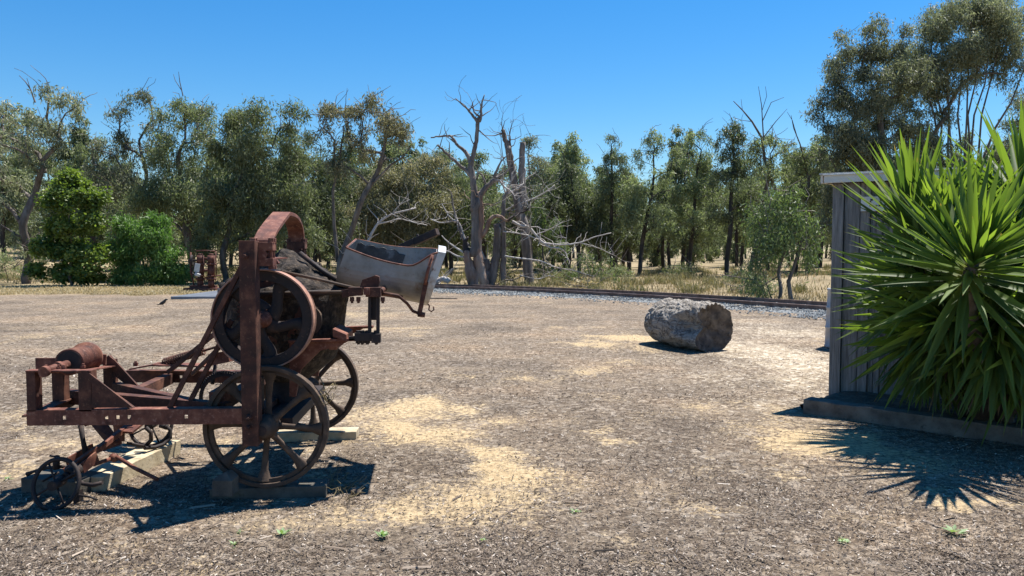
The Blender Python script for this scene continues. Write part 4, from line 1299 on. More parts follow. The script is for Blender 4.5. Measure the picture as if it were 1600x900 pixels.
def marks(m):
    f = shed_c + sY * -.003 - sX * .08
    for x0, z0, w, h in ((.455, 2.115, .022, .018), (.50, 2.115, .018, .02), (.55, 2.112, .03, .016), (.60, 2.112, .02, .02),
                         (.445, 2.075, .014, .055), (.468, 2.052, .022, .018), (.50, 2.052, .022, .02), (.535, 2.055, .024, .018), (.575, 2.055, .024, .02), (.62, 2.057, .02, .03)):
        m.obox(f + sX * x0 + UP * z0, sX * w / 2, sY * .0015, UP * h / 2)
mb('lettering', M['sign_black'], marks, 0, sign)

# raised bed and its old sleeper edging
e0, e1 = G(1254, 646), G(1560, 691)
ed = (e1 - e0).normalized(); en = Vector((-ed.y, ed.x, 0)); en = en if en.y > 0 else -en
m = MB(); rings = []
for i in range(31):
    t = i / 30; p = e0 + ed * (t * 3.1)
    j = lambda k: 0.009 * mnoise.noise(p * 6 + Vector((k * 5.3, 0, k)))
    rings.append([p - UP * .04 + en * j(1), p + en * (.21 + j(2)) - UP * .04, p + en * (.205 + j(3)) + UP * (.135 + j(4)), p + en * (.012 + j(5)) + UP * (.14 + j(6))])
m.loft(rings, cap=True)
tag(m.build('garden_sleeper', M['sleeper'], None, 0.008), 'old grey railway sleeper edging the raised bed below the spiky plant', 'garden edging')
m = MB(); rings = []
for i in range(41):
    s = -0.10 + 3.3 * i / 40; ring = []
    for k in range(25):
        q = 0.17 + 1.55 * k / 24
        p = e0 + ed * s + en * q
        z = 0.10 + 0.025 * mnoise.noise(p * 3) + .02 * mnoise.noise(p * 9)
        z *= min(1, .25 + .4 * i) if i < 2 else 1
        if i == 0: z = -.01
        if k == 0: z = .05
        ring.append(Vector((p.x, p.y, z)))
    rings.append(ring)
m.loft(rings, closed_ring=False, smooth=True)
so = m.build('garden_bed_soil', M['soil']); tag(so, kind='structure')

# ------------------------------------------------------------------ spiky yucca
yuc = thing('yucca', 'large spiky green yucca with long pointed leaves in front of the shed', 'plant', G(1545, 655, .1))
ry = np.random.default_rng(21)
def yucca_head(c, axis_, n, Lf, phimax, name='leaf_rosette', droop=0.25, phimin=4, wscale=1.0, mat='yucca'):
    ax = Vector(axis_).normalized()
    t = Vector((0, 0, 1)) if abs(ax.z) < .9 else Vector((1, 0, 0))
    x = ax.cross(t).normalized(); y = ax.cross(x)
    V, F, T, A = [], [], [], []
    ns = 9
    for i in range(n):
        u = (i + .5) / n
        phi = math.radians(phimin + (phimax - phimin) * u ** 0.85 + ry.normal(0, 4))
        th = i * 2.39996 + ry.normal(0, .12)
        d = ax * math.cos(phi) + (x * math.cos(th) + y * math.sin(th)) * math.sin(phi)
        ln = Lf * (0.62 + 0.38 * min(1, u * 3)) * ry.uniform(.85, 1.08)
        W = 0.058 * wscale * ry.uniform(.85, 1.15)
        st = Vector(c) - ax * (0.30 * u)
        side = d.cross(ax)
        if side.length < 1e-3: side = x.copy()
        side.normalize()
        side = (side + ax * ry.normal(0, .18)).normalized()
        dr = droop * ry.uniform(.3, 1.5) * (0.25 + u)
        p = st + d * .03; cur = d.copy()
        tint = float(np.clip(ry.normal(.62 - .35 * u, .22), 0, 1))
        b = len(V)
        for k in range(ns + 1):
            q = k / ns
            w = W * (0.55 + 0.45 * min(1, q / .35)) * (1 - max(0, (q - .35) / .65) ** 1.6) + .0012
            nrm = side.cross(cur).normalized()
            fold = w * 0.34
            V += [p - side * w * .5 + nrm * fold * .5, p - nrm * fold * .4, p + side * w * .5 + nrm * fold * .5]
            T += [tint, tint * .8, tint]; A += [q] * 3
            if k < ns:
                o = b + k * 3
                F += [(o, o + 1, o + 4, o + 3), (o + 1, o + 2, o + 5, o + 4)]
            p = p + cur * (ln / ns)
            cur = (cur + Vector((0, 0, -1)) * dr * (q + .15) * .22).normalized()
            side = (side - cur * side.dot(cur)).normalized()
    off = yuc.location
    return np_mesh(name, np.array([tuple(v - off) for v in V]), np.array(F), M[mat], tint=T, parent=yuc, smooth=True, extra={'along': A})
HEADS = [  # px, py, depth, axis, leaves, length, max angle, droop
    (1525, 402, 5.70, (-.10, -.66, .74), 84, .86, 106, .07), (1428, 330, 6.75, (-.12, .0, 1), 44, .86, 52, .05), (1600, 290, 6.60, (.1, -.05, 1), 44, .90, 75, .05),
    (1440, 425, 6.55, (-.60, -.35, .50), 56, .86, 100, .10), (1565, 500, 6.05, (-.15, -.70, -.25), 56, .80, 98, .14), (1640, 450, 6.25, (.4, -.4, .8), 56, .86, 110, .13), (1475, 500, 6.40, (-.55, -.5, -.05), 60, .82, 105, .14),
    (1410, 460, 7.0, (-.6, -.1, .45), 50, .78, 110, .13), (1622, 560, 6.0, (.2, -.6, -.1), 56, .82, 110, .18), (1520, 330, 7.1, (0, .1, 1), 40, .78, 80, .08),
    (1445, 530, 6.75, (-.45, -.6, -.10), 64, .80, 105, .14), (1480, 365, 6.45, (-.30, -.30, .9), 50, .84, 80, .06), (1590, 380, 6.3, (.25, -.3, .9), 46, .84, 80, .06)]
for (px, py, Y, ax_, n, Lf, pm, dr_) in HEADS:
    yucca_head(P(px, py, Y), ax_, int(n * 1.25), Lf, pm, droop=dr_)
# hanging skirt of old leaves
yucca_head(P(1555, 545, 6.15), (0, -.12, -1), 80, .80, 72, 'hanging_leaves', droop=.4, phimin=15)
yucca_head(P(1490, 520, 6.5), (-.25, -.1, -1), 76, .78, 76, 'hanging_leaves', droop=.4, phimin=15)
yucca_head(P(1450, 560, 6.75), (-.2, -.2, -1), 60, .66, 75, 'hanging_leaves', droop=.4, phimin=15)
yucca_head(P(1625, 560, 6.1), (.1, -.1, -1), 80, .80, 72, 'hanging_leaves', droop=.4, phimin=15)
for px, py, Y, n in ((1562, 570, 6.35, 26), (1490, 570, 6.7, 20), (1620, 590, 6.3, 20)):
    yucca_head(P(px, py, Y), (0, -.1, -1), n, .62, 62, 'dead_leaves', droop=.6, phimin=8, wscale=.8, mat='yucca_dead')
def ystem(m):
    for (px, py, Y, ax_, n, Lf, pm, dr_) in HEADS:
        c = P(px, py, Y); b = yuc.location + Vector((0.12 * math.sin(px), 0.12 * math.cos(px * 1.7), -.05))
        mid = b.lerp(c, .5) + Vector((0, 0, -.1))
        m.tube([b, mid, c - Vector(ax_).normalized() * .28, c + Vector(ax_).normalized() * .02], [.075, .06, .055, .035], 10)
mb('stem', M['bark_mid'], ystem, 0, yuc)

# ------------------------------------------------------------------ steel drum behind the shed
bb = G(1306, 543); bb.x = G(1283, 541).x + .29; 
m = MB()
m.lathe(Vector((bb.x, bb.y, 0)), Vector((.035, 0, 1)), [(0, .27), (.0, .287), (.02, .287), (.03, .28), (.30, .28), (.31, .291), (.335, .291), (.345, .28), (.62, .28), (.63, .291), (.655, .291), (.665, .28), (.92, .28), (.93, .287), (.96, .287), (.96, .27), (.945, .265)], 48)
tag(m.build('steel_drum', M['steel_drum']), 'pale painted steel drum standing behind the shed corner', 'drum')

# ------------------------------------------------------------------ slab with rusty twin pump, far yard
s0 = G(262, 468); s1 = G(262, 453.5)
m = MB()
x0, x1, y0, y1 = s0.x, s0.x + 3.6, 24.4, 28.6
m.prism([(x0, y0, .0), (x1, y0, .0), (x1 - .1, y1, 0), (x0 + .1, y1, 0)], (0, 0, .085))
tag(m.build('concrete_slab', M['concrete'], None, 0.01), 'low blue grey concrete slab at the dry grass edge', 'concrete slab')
YP = 29.4
pump = thing('rusty_pump', 'rusty twin cylinder pump machine standing behind the low concrete slab', 'pump', P(318, 450, YP) * 1)
pump.location.z = 0.0
def pz(px, py, dy=0): return P(px, py, YP + dy)
def cylp(m, px, py0, py1, r, dy=0, r1=None):
    a, b = pz(px, py0, dy), pz(px, py1, dy); m.cyl(a, b, r, r1, 14)
def pbase(m):
    m.box((pump.location.x, YP, .06), 1.25, .8, .12)
    m.box((pump.location.x, YP, .16), 1.0, .25, .1)
mb('base_plate', M['pump_rust'], pbase, .01, pump)
for px, dy in ((313, 0), (330, -.15)):
    def col(m):
        cylp(m, px, 449, 436, .12, dy); cylp(m, px, 437, 434, .19, dy); cylp(m, px, 434, 412, .11, dy); cylp(m, px, 432, 430, .16, dy)
        cylp(m, px, 414, 411, .18, dy); cylp(m, px, 411, 399, .14, dy); cylp(m, px, 400, 396, .09, dy)
        m.tube([pz(px - 5, 432, dy - .1), pz(px - 5, 412, dy - .1)], .025, 6); m.tube([pz(px + 5, 432, dy - .1), pz(px + 5, 399, dy - .1)], .025, 6)
    mb('cylinder', M['pump_rust'], col, 0, pump)
def pw(m):
    c = pz(300, 407)
    m.ring(c, (1, .3, 0), .16, .22, .07, 32); m.cyl(c - Vector((.15, 0, 0)), c + Vector((.5, .1, 0)), .04)
    m.ring(pz(304, 424), (.2, 1, 0), .10, .17, .06, 32)
mb('pulley', M['rust_dark'], pw, 0, pump)
def prod(m):
    m.tube([pz(306, 392), pz(322, 391.5), pz(336, 392.5)], .03, 6); m.tube([pz(337, 392), pz(338, 432)], .025, 6)
    m.tube([pz(318, 404), pz(330, 405)], .05, 8); m.tube([pz(306, 424), pz(328, 422)], .045, 8); m.tube([pz(320, 434), pz(346, 430)], .03, 6)
    m.tube([pz(298, 394), pz(298, 425), pz(304, 449)], .03, 6)
mb('pipework', M['pump_rust'], prod, 0, pump)
mb('guard_plate', M['galv_bright'], lambda m: (m.bar(pz(307, 425, -.3), pz(309, 412, -.3), .02, .2), m.cyl(pz(308, 431, -.3), pz(310, 427, -.3), .11)), .005, pump)

# small dark bird on the yard
bl_ = G(254, 479)
bird = thing('bird', 'small dark bird standing on the yard near the concrete slab', 'bird', bl_)
def bird_body():
    me = bpy.data.meshes.new('body'); c = Vector((0, 0, 0))
    m = MB()
    P0 = [(-.16, 0, .045), (-.10, 0, .06), (-.04, 0, .085), (.02, 0, .115), (.06, 0, .15), (.085, 0, .185), (.105, 0, .20), (.13, 0, .20), (.165, 0, .192)]
    R = [.008, .016, .038, .048, .04, .028, .030, .022, .003]
    m.tube([bl_ + Vector(p) for p in P0], R, 12)
    m.tube([bl_ + Vector((0.0, .018, .09)), bl_ + Vector((.01, .02, .04)), bl_ + Vector((.012, .02, 0.0)), bl_ + Vector((.04, .02, .002))], [.012, .005, .004, .003], 6)
    m.tube([bl_ + Vector((0.01, -.018, .09)), bl_ + Vector((.02, -.02, .04)), bl_ + Vector((.022, -.02, 0.0)), bl_ + Vector((.05, -.02, .002))], [.012, .005, .004, .003], 6)
    m.build('body', M['bird'], bird)
bird_body()

# thin pole lying near the track, little dark lump, dry twigs
m = MB(); m.tube([G(640, 467) + UP * .02, G(714, 467.5) + UP * .03], [.03, .02], 6)
tag(m.build('fallen_pole', M['bark_mid']), 'thin dark pole lying on the yard before the dead tree', 'pole')
m = MB(); c = G(557, 773)
rings = []
for i in range(9):
    a = PI * i / 8
    rings.append([c + Vector((math.cos(b * PI / 5) * .04 * math.sin(a) * (1 + .3 * mnoise.noise(Vector((i, b, 0)))), math.sin(b * PI / 5) * .03 * math.sin(a), .018 - .02 * math.cos(a))) for b in range(10)])
m.loft(rings, smooth=True)
tag(m.build('dirt_clod', M['soil']), 'small dark clod on the ground near the grey plank end', 'clod')
tw = random.Random(4)
m = MB()
for k in range(26):
    c = G(tw.uniform(508, 552), tw.uniform(752, 786)) + UP * .01
    p = [c]
    a = tw.uniform(0, 6.28)
    for s in range(5):
        a += tw.uniform(-.9, .9); p.append(p[-1] + Vector((math.cos(a) * .035, math.sin(a) * .035, tw.uniform(-.012, .03))))
        p[-1].z = max(.006, p[-1].z)
    m.tube(p, [.0025, .0025, .002, .002, .0015, .001], 4)
tag(m.build('dry_twigs', M['straw']), 'tangle of dry twigs at the end of the grey plank', 'twigs', kind='stuff')
m = MB()
m.tube([P(500, 590, 5.05), P(505, 600, 5.0), P(508, 612, 5.05), P(513, 618, 5.0), P(516, 626, 4.95)], .004, 5)
for k in range(14):
    c = P(tw.uniform(503, 520), tw.uniform(600, 628), 4.78); d = Vector((tw.uniform(-.06, .06), tw.uniform(-.05, .05), tw.uniform(-.08, .08)))
    m.tube([c - d * .6, c + Vector((tw.uniform(-.03, .03), 0, tw.uniform(-.03, .03))), c + d * .6], .0022, 4)
tag(m.build('straw_wisp', M['straw']), 'wisp of dry straw caught on the cart wheel rim', 'straw')

# weeds on the yard
wr = np.random.default_rng(3)
def weed(px, py, size, n, label):
    g = G(px, py); V, F, T = [], [], []
    for i in range(n):
        a = i * 2.4 + wr.uniform(-.3, .3); el = wr.uniform(.1, .9)
        d = np.array([math.cos(a) * math.cos(el), math.sin(a) * math.cos(el), math.sin(el)]); s = np.array([-math.sin(a), math.cos(a), 0])
        ln = size * wr.uniform(.5, 1.0); w = ln * wr.uniform(.35, .5)
        c = np.array([wr.normal(0, size * .18), wr.normal(0, size * .18), .004])
        b = len(V)
        up = np.array([0, 0, 1.0])
        V += [c, c + d * ln * .5 - s * w * .5 + up * ln * .05, c + d * ln * .5 + s * w * .5 + up * ln * .05, c + d * ln, c + d * ln * .5]
        F += [(b, b + 1, b + 4), (b, b + 4, b + 2), (b + 1, b + 3, b + 4), (b + 4, b + 3, b + 2)]
        T += [wr.uniform(.2, 1)] * 5
    o = np_mesh('weed', np.array(V), np.array(F), M['leaf_weed'], tint=T)
    o.location = g; tag(o, label, 'weed', 'small green weeds on the yard')
for a in [(597, 839, .055, 20, 'bushy little green weed below the end of the grey plank'), (442, 836, .06, 10, 'flat spread pale weed below the chocked cart wheel'),
          (365, 853, .045, 9, 'tiny pale weed beside the flat spread weed, toward the drawbar'), (374, 834, .04, 7, 'sparse green weed nearest the shadow edge of the mixer'),
          (898, 802, .05, 10, 'pale green weed standing alone in the middle of the yard'), (1490, 832, .075, 11, 'large leafed pale weed below the spiky shadow'),
          (1318, 848, .05, 12, 'thin grassy green weed on the yard in line with the shed post'), (755, 846, .035, 7, 'faint tiny green weed at the edge of the tan sand patch'), (12, 750, .05, 9, 'pale weed at the side of the timber block')]:
    weed(*a)
# ------------------------------------------------------------------ trees
def build_skeleton(trunk, targets, tr, seed, spread=1.0, rmin=0.011):
    """trunk: list of Vector (base first); targets: clump centres. returns tube list"""
    rg = random.Random(seed)
    nodes = [Vector(p) for p in trunk]; par = [-1] + list(range(len(trunk) - 1)); cnt = [0] * len(nodes)
    low = len(trunk) // 3
    tips = []
    top = nodes[-1]
    order = sorted(range(len(targets)), key=lambda i: min((Vector(targets[i]) - n).length for n in nodes[low:]))
    for i in order:
        c = Vector(targets[i])
        best, bj = 1e9, low
        for j in range(low, len(nodes)):
            d = c - nodes[j]
            hor = math.hypot(d.x, d.y)
            cost = d.length + 1.3 * max(0.0, 0.45 * hor - d.z) * spread
            if cost < best: best, bj = cost, j
        a = nodes[bj]; d = c - a
        k = max(2, int(d.length / .45))
        side = Vector((rg.uniform(-1, 1), rg.uniform(-1, 1), rg.uniform(-.3, .3))) * d.length * .10
        ctrl = a + d * .45 + side + Vector((0, 0, 0.10 * d.length))
        prev = bj
        for s in range(1, k + 1):
            t = s / k
            p = a * (1 - t) ** 2 + ctrl * (2 * t * (1 - t)) + c * t * t
            if s < k: p += Vector((rg.gauss(0, .04), rg.gauss(0, .04), rg.gauss(0, .03)))
            nodes.append(p); par.append(prev); cnt.append(0); prev = len(nodes) - 1
        cnt[prev] += 1; tips.append(prev)
    for j in range(len(nodes) - 1, 0, -1):
        if par[j] >= 0: cnt[par[j]] += cnt[j]
    tot = max(1, cnt[0])
    tr = tr * .72
    rad = [max(rmin, tr * (max(c, .35) / tot) ** 0.62) for c in cnt]
    for j in range(len(trunk)):
        rad[j] = max(rad[j], tr * (1 - .78 * j / max(1, len(trunk) - 1)))
    ch = {}
    for j, p in enumerate(par): ch.setdefault(p, []).append(j)
    tubes = []
    stack = [0]
    starts = [(0, [0])]
    while starts:
        j, line = starts.pop()
        while True:
            kids = ch.get(j, [])
            if not kids: break
            kids = sorted(kids, key=lambda q: -rad[q])
            for q in kids[1:]:
                starts.append((q, [j, q]))
            j = kids[0]; line.append(j)
        if len(line) > 1:
            r = [rad[q] for q in line]
            if line[0] != 0: r[0] = min(r[0], r[1] * 1.25)
            tubes.append(([nodes[q] for q in line], r))
    return tubes

def foliage(centers, radii, n_per, rg, leaf=(.13, .24), wid=(.20, .28), hang=1.0, bunch=9, flat=.65, broad=False, density=1.0, gap=None):
    """leaves hanging in bunches round clump centres"""
    Vs, Ts = [], []
    for c, r in zip(centers, radii):
        n = int(2.7 * n_per * (r / .55) ** 2 * density)
        if n < 4: continue
        nbn = max(3, int(bunch * (r / .55) ** 1.6))
        q = rg.normal(0, 1, (nbn, 3)); q = unit(q) * (rg.random((nbn, 1)) ** .45)
        bc = np.array(c) + q * np.array([r, r, r * flat])
        bt = np.clip(rg.normal(.45, .22, nbn) + 0.12 * q[:, 2], 0, 1)
        bi = rg.integers(0, nbn, n)
        sg = 0.21 * r / .55
        p = bc[bi] + rg.normal(0, 1, (n, 3)) * np.array([sg, sg, sg * .8])
        p[:, 2] -= hang * rg.exponential(.19, n)
        if hang > .3:
            d = np.stack([rg.normal(0, .5, n), rg.normal(0, .5, n), -rg.normal(.62, .5, n) * hang], 1)
        else:
            d = rg.normal(0, 1, (n, 3)); d[:, 2] = d[:, 2] * .5 - .1
        d = unit(d)
        s = unit(np.cross(d, rg.normal(0, 1, (n, 3))))
        ln = rg.uniform(leaf[0], leaf[1], n)[:, None]; w = ln * rg.uniform(wid[0], wid[1], n)[:, None]
        V = np.stack([p, p + d * ln * .42 + s * w * .5, p + d * ln, p + d * ln * .42 - s * w * .5], 1)
        Vs.append(V.reshape(-1, 3)); Ts.append(np.repeat(np.clip(bt[bi] + rg.normal(0, .12, n), 0, 1), 4))
    V = np.concatenate(Vs); T = np.concatenate(Ts)
    F = np.arange(len(V), dtype=np.int32).reshape(-1, 4)
    return V, F, T

def blob_targets(blobs, rg, per=1.0):
    out, rr = [], []
    for (cx, cy, cz, rx, ryy, rz) in blobs:
        n = max(2, int(per * 4.3 * (rx * ryy * rz) ** (2 / 3) + 2))
        q = unit(rg.normal(0, 1, (n, 3))) * (0.25 + .75 * rg.random((n, 1)) ** .5)
        q[:, 2] = np.where(q[:, 2] < -.55, q[:, 2] * .6, q[:, 2])
        out += [np.array([cx, cy, cz]) + a * np.array([rx, ryy, rz]) * .86 for a in q]
        rr += list(rg.uniform(.34, .82, n) * min(1.25, max(.55, (rx * rz) ** .5 / 1.5)))
    return out, rr

def tree(name, label, Y, trunk_px, blobs_px, tr, leafm, barkm, seed, group=None, per=1.0, n_per=170, twigs=14, hang=1.0, leaf=(.14, .27), wid=(.18, .26), base_dy=0,
         bunch=9, cat='tree', spread=1.0, low_stems=None, depth=.8, dead_twigs=False):
    rg = np.random.default_rng(seed)
    tp = [P(a, b, Y) for a, b in trunk_px]
    base = G(trunk_px[0][0], trunk_px[0][1]) if False else tp[0].copy()
    base.z = float(hgt(np.array([base.x]), np.array([Y]))[0])
    tp[0] = base - Vector((0, 0, .1))
    # finer trunk with small wander
    cm = catmull([(p.x, p.z) for p in tp], 4) if len(tp) > 2 else np.array([[tp[0].x + (tp[1].x - tp[0].x) * i / 6, tp[0].z + (tp[1].z - tp[0].z) * i / 6] for i in range(7)])
    trunk = [Vector((a, Y + .18 * math.sin(i * .8 + seed) * (i > 0), b)) for i, (a, b) in enumerate(cm)]
    k = mpp(Y)
    bl = []
    for bb in blobs_px:
        px, py, rx, rz = bb[:4]
        c = P(px, py, Y); dy = rg.uniform(-.5, .5) * rx * k
        bl.append((c.x, Y + dy, c.z, rx * k, rx * k * depth, rz * k))
    tg, rr = blob_targets(bl, rg, per)
    root = thing(name, label, cat, base, group)
    tb = build_skeleton(trunk, tg, tr, seed, spread)
    m = MB()
    for pts, r in tb:
        m.tube(pts, r, 9 if r[0] > .1 else (6 if r[0] > .035 else 4), False)
    # root flare
    rgp = random.Random(seed)
    for i in range(twigs):
        c = tg[rgp.randrange(len(tg))]; p = [Vector(c)]
        d = Vector((rgp.gauss(0, .5), rgp.gauss(0, .5), rgp.uniform(-.1, 1.0)))
        for s in range(4):
            d += Vector((rgp.gauss(0, .35), rgp.gauss(0, .35), rgp.gauss(0, .25))); p.append(p[-1] + d.normalized() * rgp.uniform(.2, .4))
        m.tube(p, [.02, .016, .013, .011, .008], 4, False)
    if low_stems:
        for pts, r0, r1 in low_stems:
            q = [P(a, b, Y + (c if c else 0)) for a, b, c in [tuple(z) + (0,) * (3 - len(z)) for z in pts]]
            m.tube(q, [r0 + (r1 - r0) * i / (len(q) - 1) for i in range(len(q))], 7, False)
    m.build('trunk', barkm, root)
    V, F, T = foliage(tg, rr, n_per, rg, leaf, wid, hang, bunch)
    np_mesh('crown', V - np.array(base), F, leafm, tint=T, parent=root)
    return root

LG, LO, LT, LD, LY = M['leaf_grey'], M['leaf_olive'], M['leaf_tan'], M['leaf_dark'], M['leaf_young']
BG, BD, BM = M['bark_grey'], M['bark_dark'], M['bark_mid']
GW = 'gum trees behind the yard'

# near row, from the drawbar side of the yard to the shed side
tree('gum_tree', 'old open gum with thick grey trunk and sparse drooping crown behind the bright green bush', 35.5,
     [(42, 441), (42, 400), (40, 350), (52, 300), (72, 262)], [(100, 150, 42, 26), (125, 165, 22, 18), (75, 195, 36, 22), (90, 215, 34, 20), (20, 175, 42, 30), (-15, 200, 38, 40), (25, 225, 40, 24), (62, 250, 22, 16), (10, 290, 22, 24),
      (40, 390, 24, 16), (-20, 330, 30, 40), (18, 370, 20, 16), (-30, 260, 30, 36)], .27, LG, BG, 11, GW, per=.85, n_per=150, twigs=40, depth=1.0,
     low_stems=[([(40, 360), (20, 330), (-5, 310), (-30, 300)], .10, .05), ([(70, 270), (60, 240), (30, 222), (-10, 205)], .12, .05), ([(55, 160), (48, 140, 0), (40, 128), (30, 118)], .04, .012), ([(48, 141), (42, 122)], .02, .01)])
tree('gum_tree', 'slender gum with thin see-through top rising behind the bright green bush', 41,
     [(215, 440), (213, 380), (216, 320), (228, 270), (218, 220)], [(207, 150, 20, 20), (232, 145, 12, 16), (195, 185, 26, 18), (180, 220, 32, 24), (215, 235, 34, 26), (160, 250, 34, 30), (235, 200, 22, 18), (190, 290, 50, 40), (245, 300, 40, 40)], .22, LG, BG, 12, GW, per=.8, n_per=130, twigs=40)
tree('gum_tree', 'rounded gum with dark limbs and two bare tips above the pepper tree', 39,
     [(300, 440), (296, 380), (290, 320), (280, 260), (288, 215)], [(275, 165, 34, 22), (295, 175, 38, 24), (258, 195, 24, 36), (318, 200, 24, 30), (280, 230, 44, 28), (250, 250, 34, 34), (320, 250, 36, 34), (280, 300, 60, 40), (235, 320, 40, 40), (330, 320, 40, 50)], .26, LO, BG, 13, GW, per=.95, n_per=165, twigs=24,
     low_stems=[([(286, 150), (281, 128), (279, 112)], .03, .01), ([(283, 140), (274, 126), (271, 116)], .02, .01), ([(310, 385), (290, 365), (270, 345), (240, 325), (200, 322)], .11, .04), ([(240, 326), (225, 318), (215, 328), (190, 333)], .05, .015), ([(320, 400), (300, 375), (288, 350)], .1, .06)])
tree('gum_tree', 'wide dense gum with pale slim trunk standing behind the rusty arch', 36,
     [(352, 437), (350, 400), (356, 360), (362, 315), (380, 260), (385, 220)], [(360, 172, 30, 24), (395, 185, 44, 30), (440, 185, 34, 28), (462, 178, 20, 18), (340, 215, 40, 36), (390, 235, 60, 40), (445, 240, 44, 40), (370, 290, 70, 44), (440, 300, 56, 44), (340, 330, 50, 44), (410, 350, 60, 44), (465, 350, 40, 40), (330, 380, 30, 30), (470, 270, 26, 26)], .2, LO, BM, 14, GW, per=1.0, n_per=190, twigs=24)
tree('gum_tree', 'gum leaning over with tan tinted flat crown beside the wide dense gum', 35,
     [(528, 440), (534, 400), (552, 350), (572, 300), (592, 262), (600, 235)], [(540, 172, 38, 26), (575, 172, 44, 26), (612, 186, 34, 20), (625, 200, 24, 18), (595, 205, 44, 18), (555, 210, 34, 24), (520, 170, 22, 22), (508, 215, 20, 28), (535, 250, 24, 26), (585, 240, 26, 18)], .18, LT, BM, 15, GW, per=.95, n_per=175, twigs=34,
     low_stems=[([(528, 410), (522, 350), (520, 300), (530, 250), (538, 200)], .10, .03), ([(584, 285), (610, 258), (630, 245), (642, 228)], .06, .02), ([(600, 250), (628, 246), (645, 255)], .03, .01)])
tree('gum_tree', 'dark bushy gum filling the gap between the wide gum and the leaning gum', 44,
     [(492, 438), (494, 380), (490, 330), (486, 280)], [(480, 255, 34, 26), (510, 275, 36, 34), (468, 300, 40, 40), (520, 330, 44, 40), (480, 350, 40, 40), (530, 370, 30, 40), (490, 220, 20, 20)], .2, LD, BD, 16, GW, per=1.0, n_per=180)
tree('gum_tree', 'broad olive gum with tan patches behind the bare white branches by the hopper', 46,
     [(612, 436), (616, 390), (618, 340), (628, 290)], [(590, 285, 36, 30), (635, 275, 44, 30), (672, 262, 40, 24), (610, 330, 60, 34), (670, 320, 50, 40), (570, 340, 40, 44), (640, 365, 60, 30), (690, 295, 34, 34)], .22, LT, BD, 17, GW, per=1.0, n_per=180)
tree('gum_tree', 'dark olive gum with domed top just behind the dead tree', 48,
     [(705, 436), (704, 390), (700, 340), (690, 290)], [(660, 255, 26, 18), (690, 262, 36, 26), (715, 290, 36, 30), (680, 310, 50, 36), (730, 330, 40, 34), (700, 355, 54, 34)], .2, LD, BD, 18, GW, per=1.0, n_per=180)
tree('gum_tree', 'feathery gum with airy round top peeping behind the tall broken dead trunk', 44,
     [(830, 438), (830, 390), (826, 340), (828, 285), (825, 245)], [(822, 225, 20, 16), (838, 245, 16, 14), (850, 265, 18, 16), (835, 285, 18, 12), (812, 300, 26, 30), (790, 320, 24, 30)], .13, LG, BM, 19, GW, per=1.0, n_per=150, twigs=26)
tree('gum_tree', 'light green drooping young gum beside the broken dead trunk', 36,
     [(848, 448), (850, 420), (848, 390), (852, 350)], [(845, 325, 26, 22), (862, 350, 26, 24), (838, 360, 22, 24), (870, 385, 22, 24), (845, 405, 24, 18)], .06, LY, BM, 20, GW, per=1.1, n_per=170)
tree('gum_tree', 'dense dark gum with bare twig tips between the dead trunk and the tall narrow gum', 50,
     [(905, 436), (903, 380), (900, 330), (892, 280)], [(888, 255, 14, 14), (885, 275, 24, 18), (900, 305, 44, 28), (870, 310, 34, 28), (930, 320, 36, 30), (890, 345, 50, 30), (925, 360, 40, 26)], .2, LD, BD, 21, GW, per=1.0, n_per=185,
     low_stems=[([(885, 255), (878, 238), (872, 222)], .03, .012), ([(880, 242), (887, 226)], .02, .01), ([(912, 250), (908, 235)], .02, .01)])
tree('gum_tree', 'tall narrow gum whose dark pointed top stands above its neighbours near the dead trunk', 49,
     [(957, 436), (955, 380), (956, 320), (956, 260), (955, 225)], [(953, 215, 17, 16), (962, 240, 18, 18), (942, 255, 20, 18), (962, 275, 28, 20), (940, 300, 30, 24), (975, 310, 26, 24), (955, 345, 36, 28), (960, 235, 14, 14)], .19, LD, BD, 22, GW, per=1.05, n_per=185)
tree('gum_tree', 'gum with forked pale limb and thin top in the middle of the wood', 47,
     [(998, 432), (1003, 390), (1010, 340), (1022, 280), (1020, 240)], [(1025, 212, 24, 14), (1040, 232, 22, 16), (1008, 245, 24, 18), (1030, 265, 24, 16), (1005, 285, 34, 26), (1045, 300, 30, 26), (1005, 330, 40, 28), (1040, 350, 34, 26)], .19, LO, BD, 23, GW, per=.95, n_per=170, twigs=26)
tree('gum_tree', 'gum with twin clumped tops and dark lower crown beside the forked pale limb', 48,
     [(1078, 436), (1080, 390), (1084, 330), (1090, 270), (1095, 235)], [(1085, 215, 20, 14), (1100, 210, 16, 14), (1075, 245, 24, 18), (1105, 250, 24, 22), (1080, 285, 34, 28), (1110, 300, 30, 30), (1070, 325, 36, 28), (1100, 350, 36, 26)], .18, LO, BD, 24, GW, per=.95, n_per=175, twigs=20)
tree('gum_tree', 'tall dark gum with full domed top and straight black trunk beside the bare crowned gum', 45,
     [(1136, 436), (1138, 390), (1142, 330), (1146, 270), (1145, 225)], [(1143, 198, 26, 14), (1125, 215, 20, 18), (1158, 215, 22, 18), (1140, 245, 34, 22), (1165, 260, 24, 22), (1125, 280, 30, 26), (1155, 300, 30, 30), (1130, 325, 30, 24)], .2, LD, BD, 25, GW, per=1.05, n_per=185)
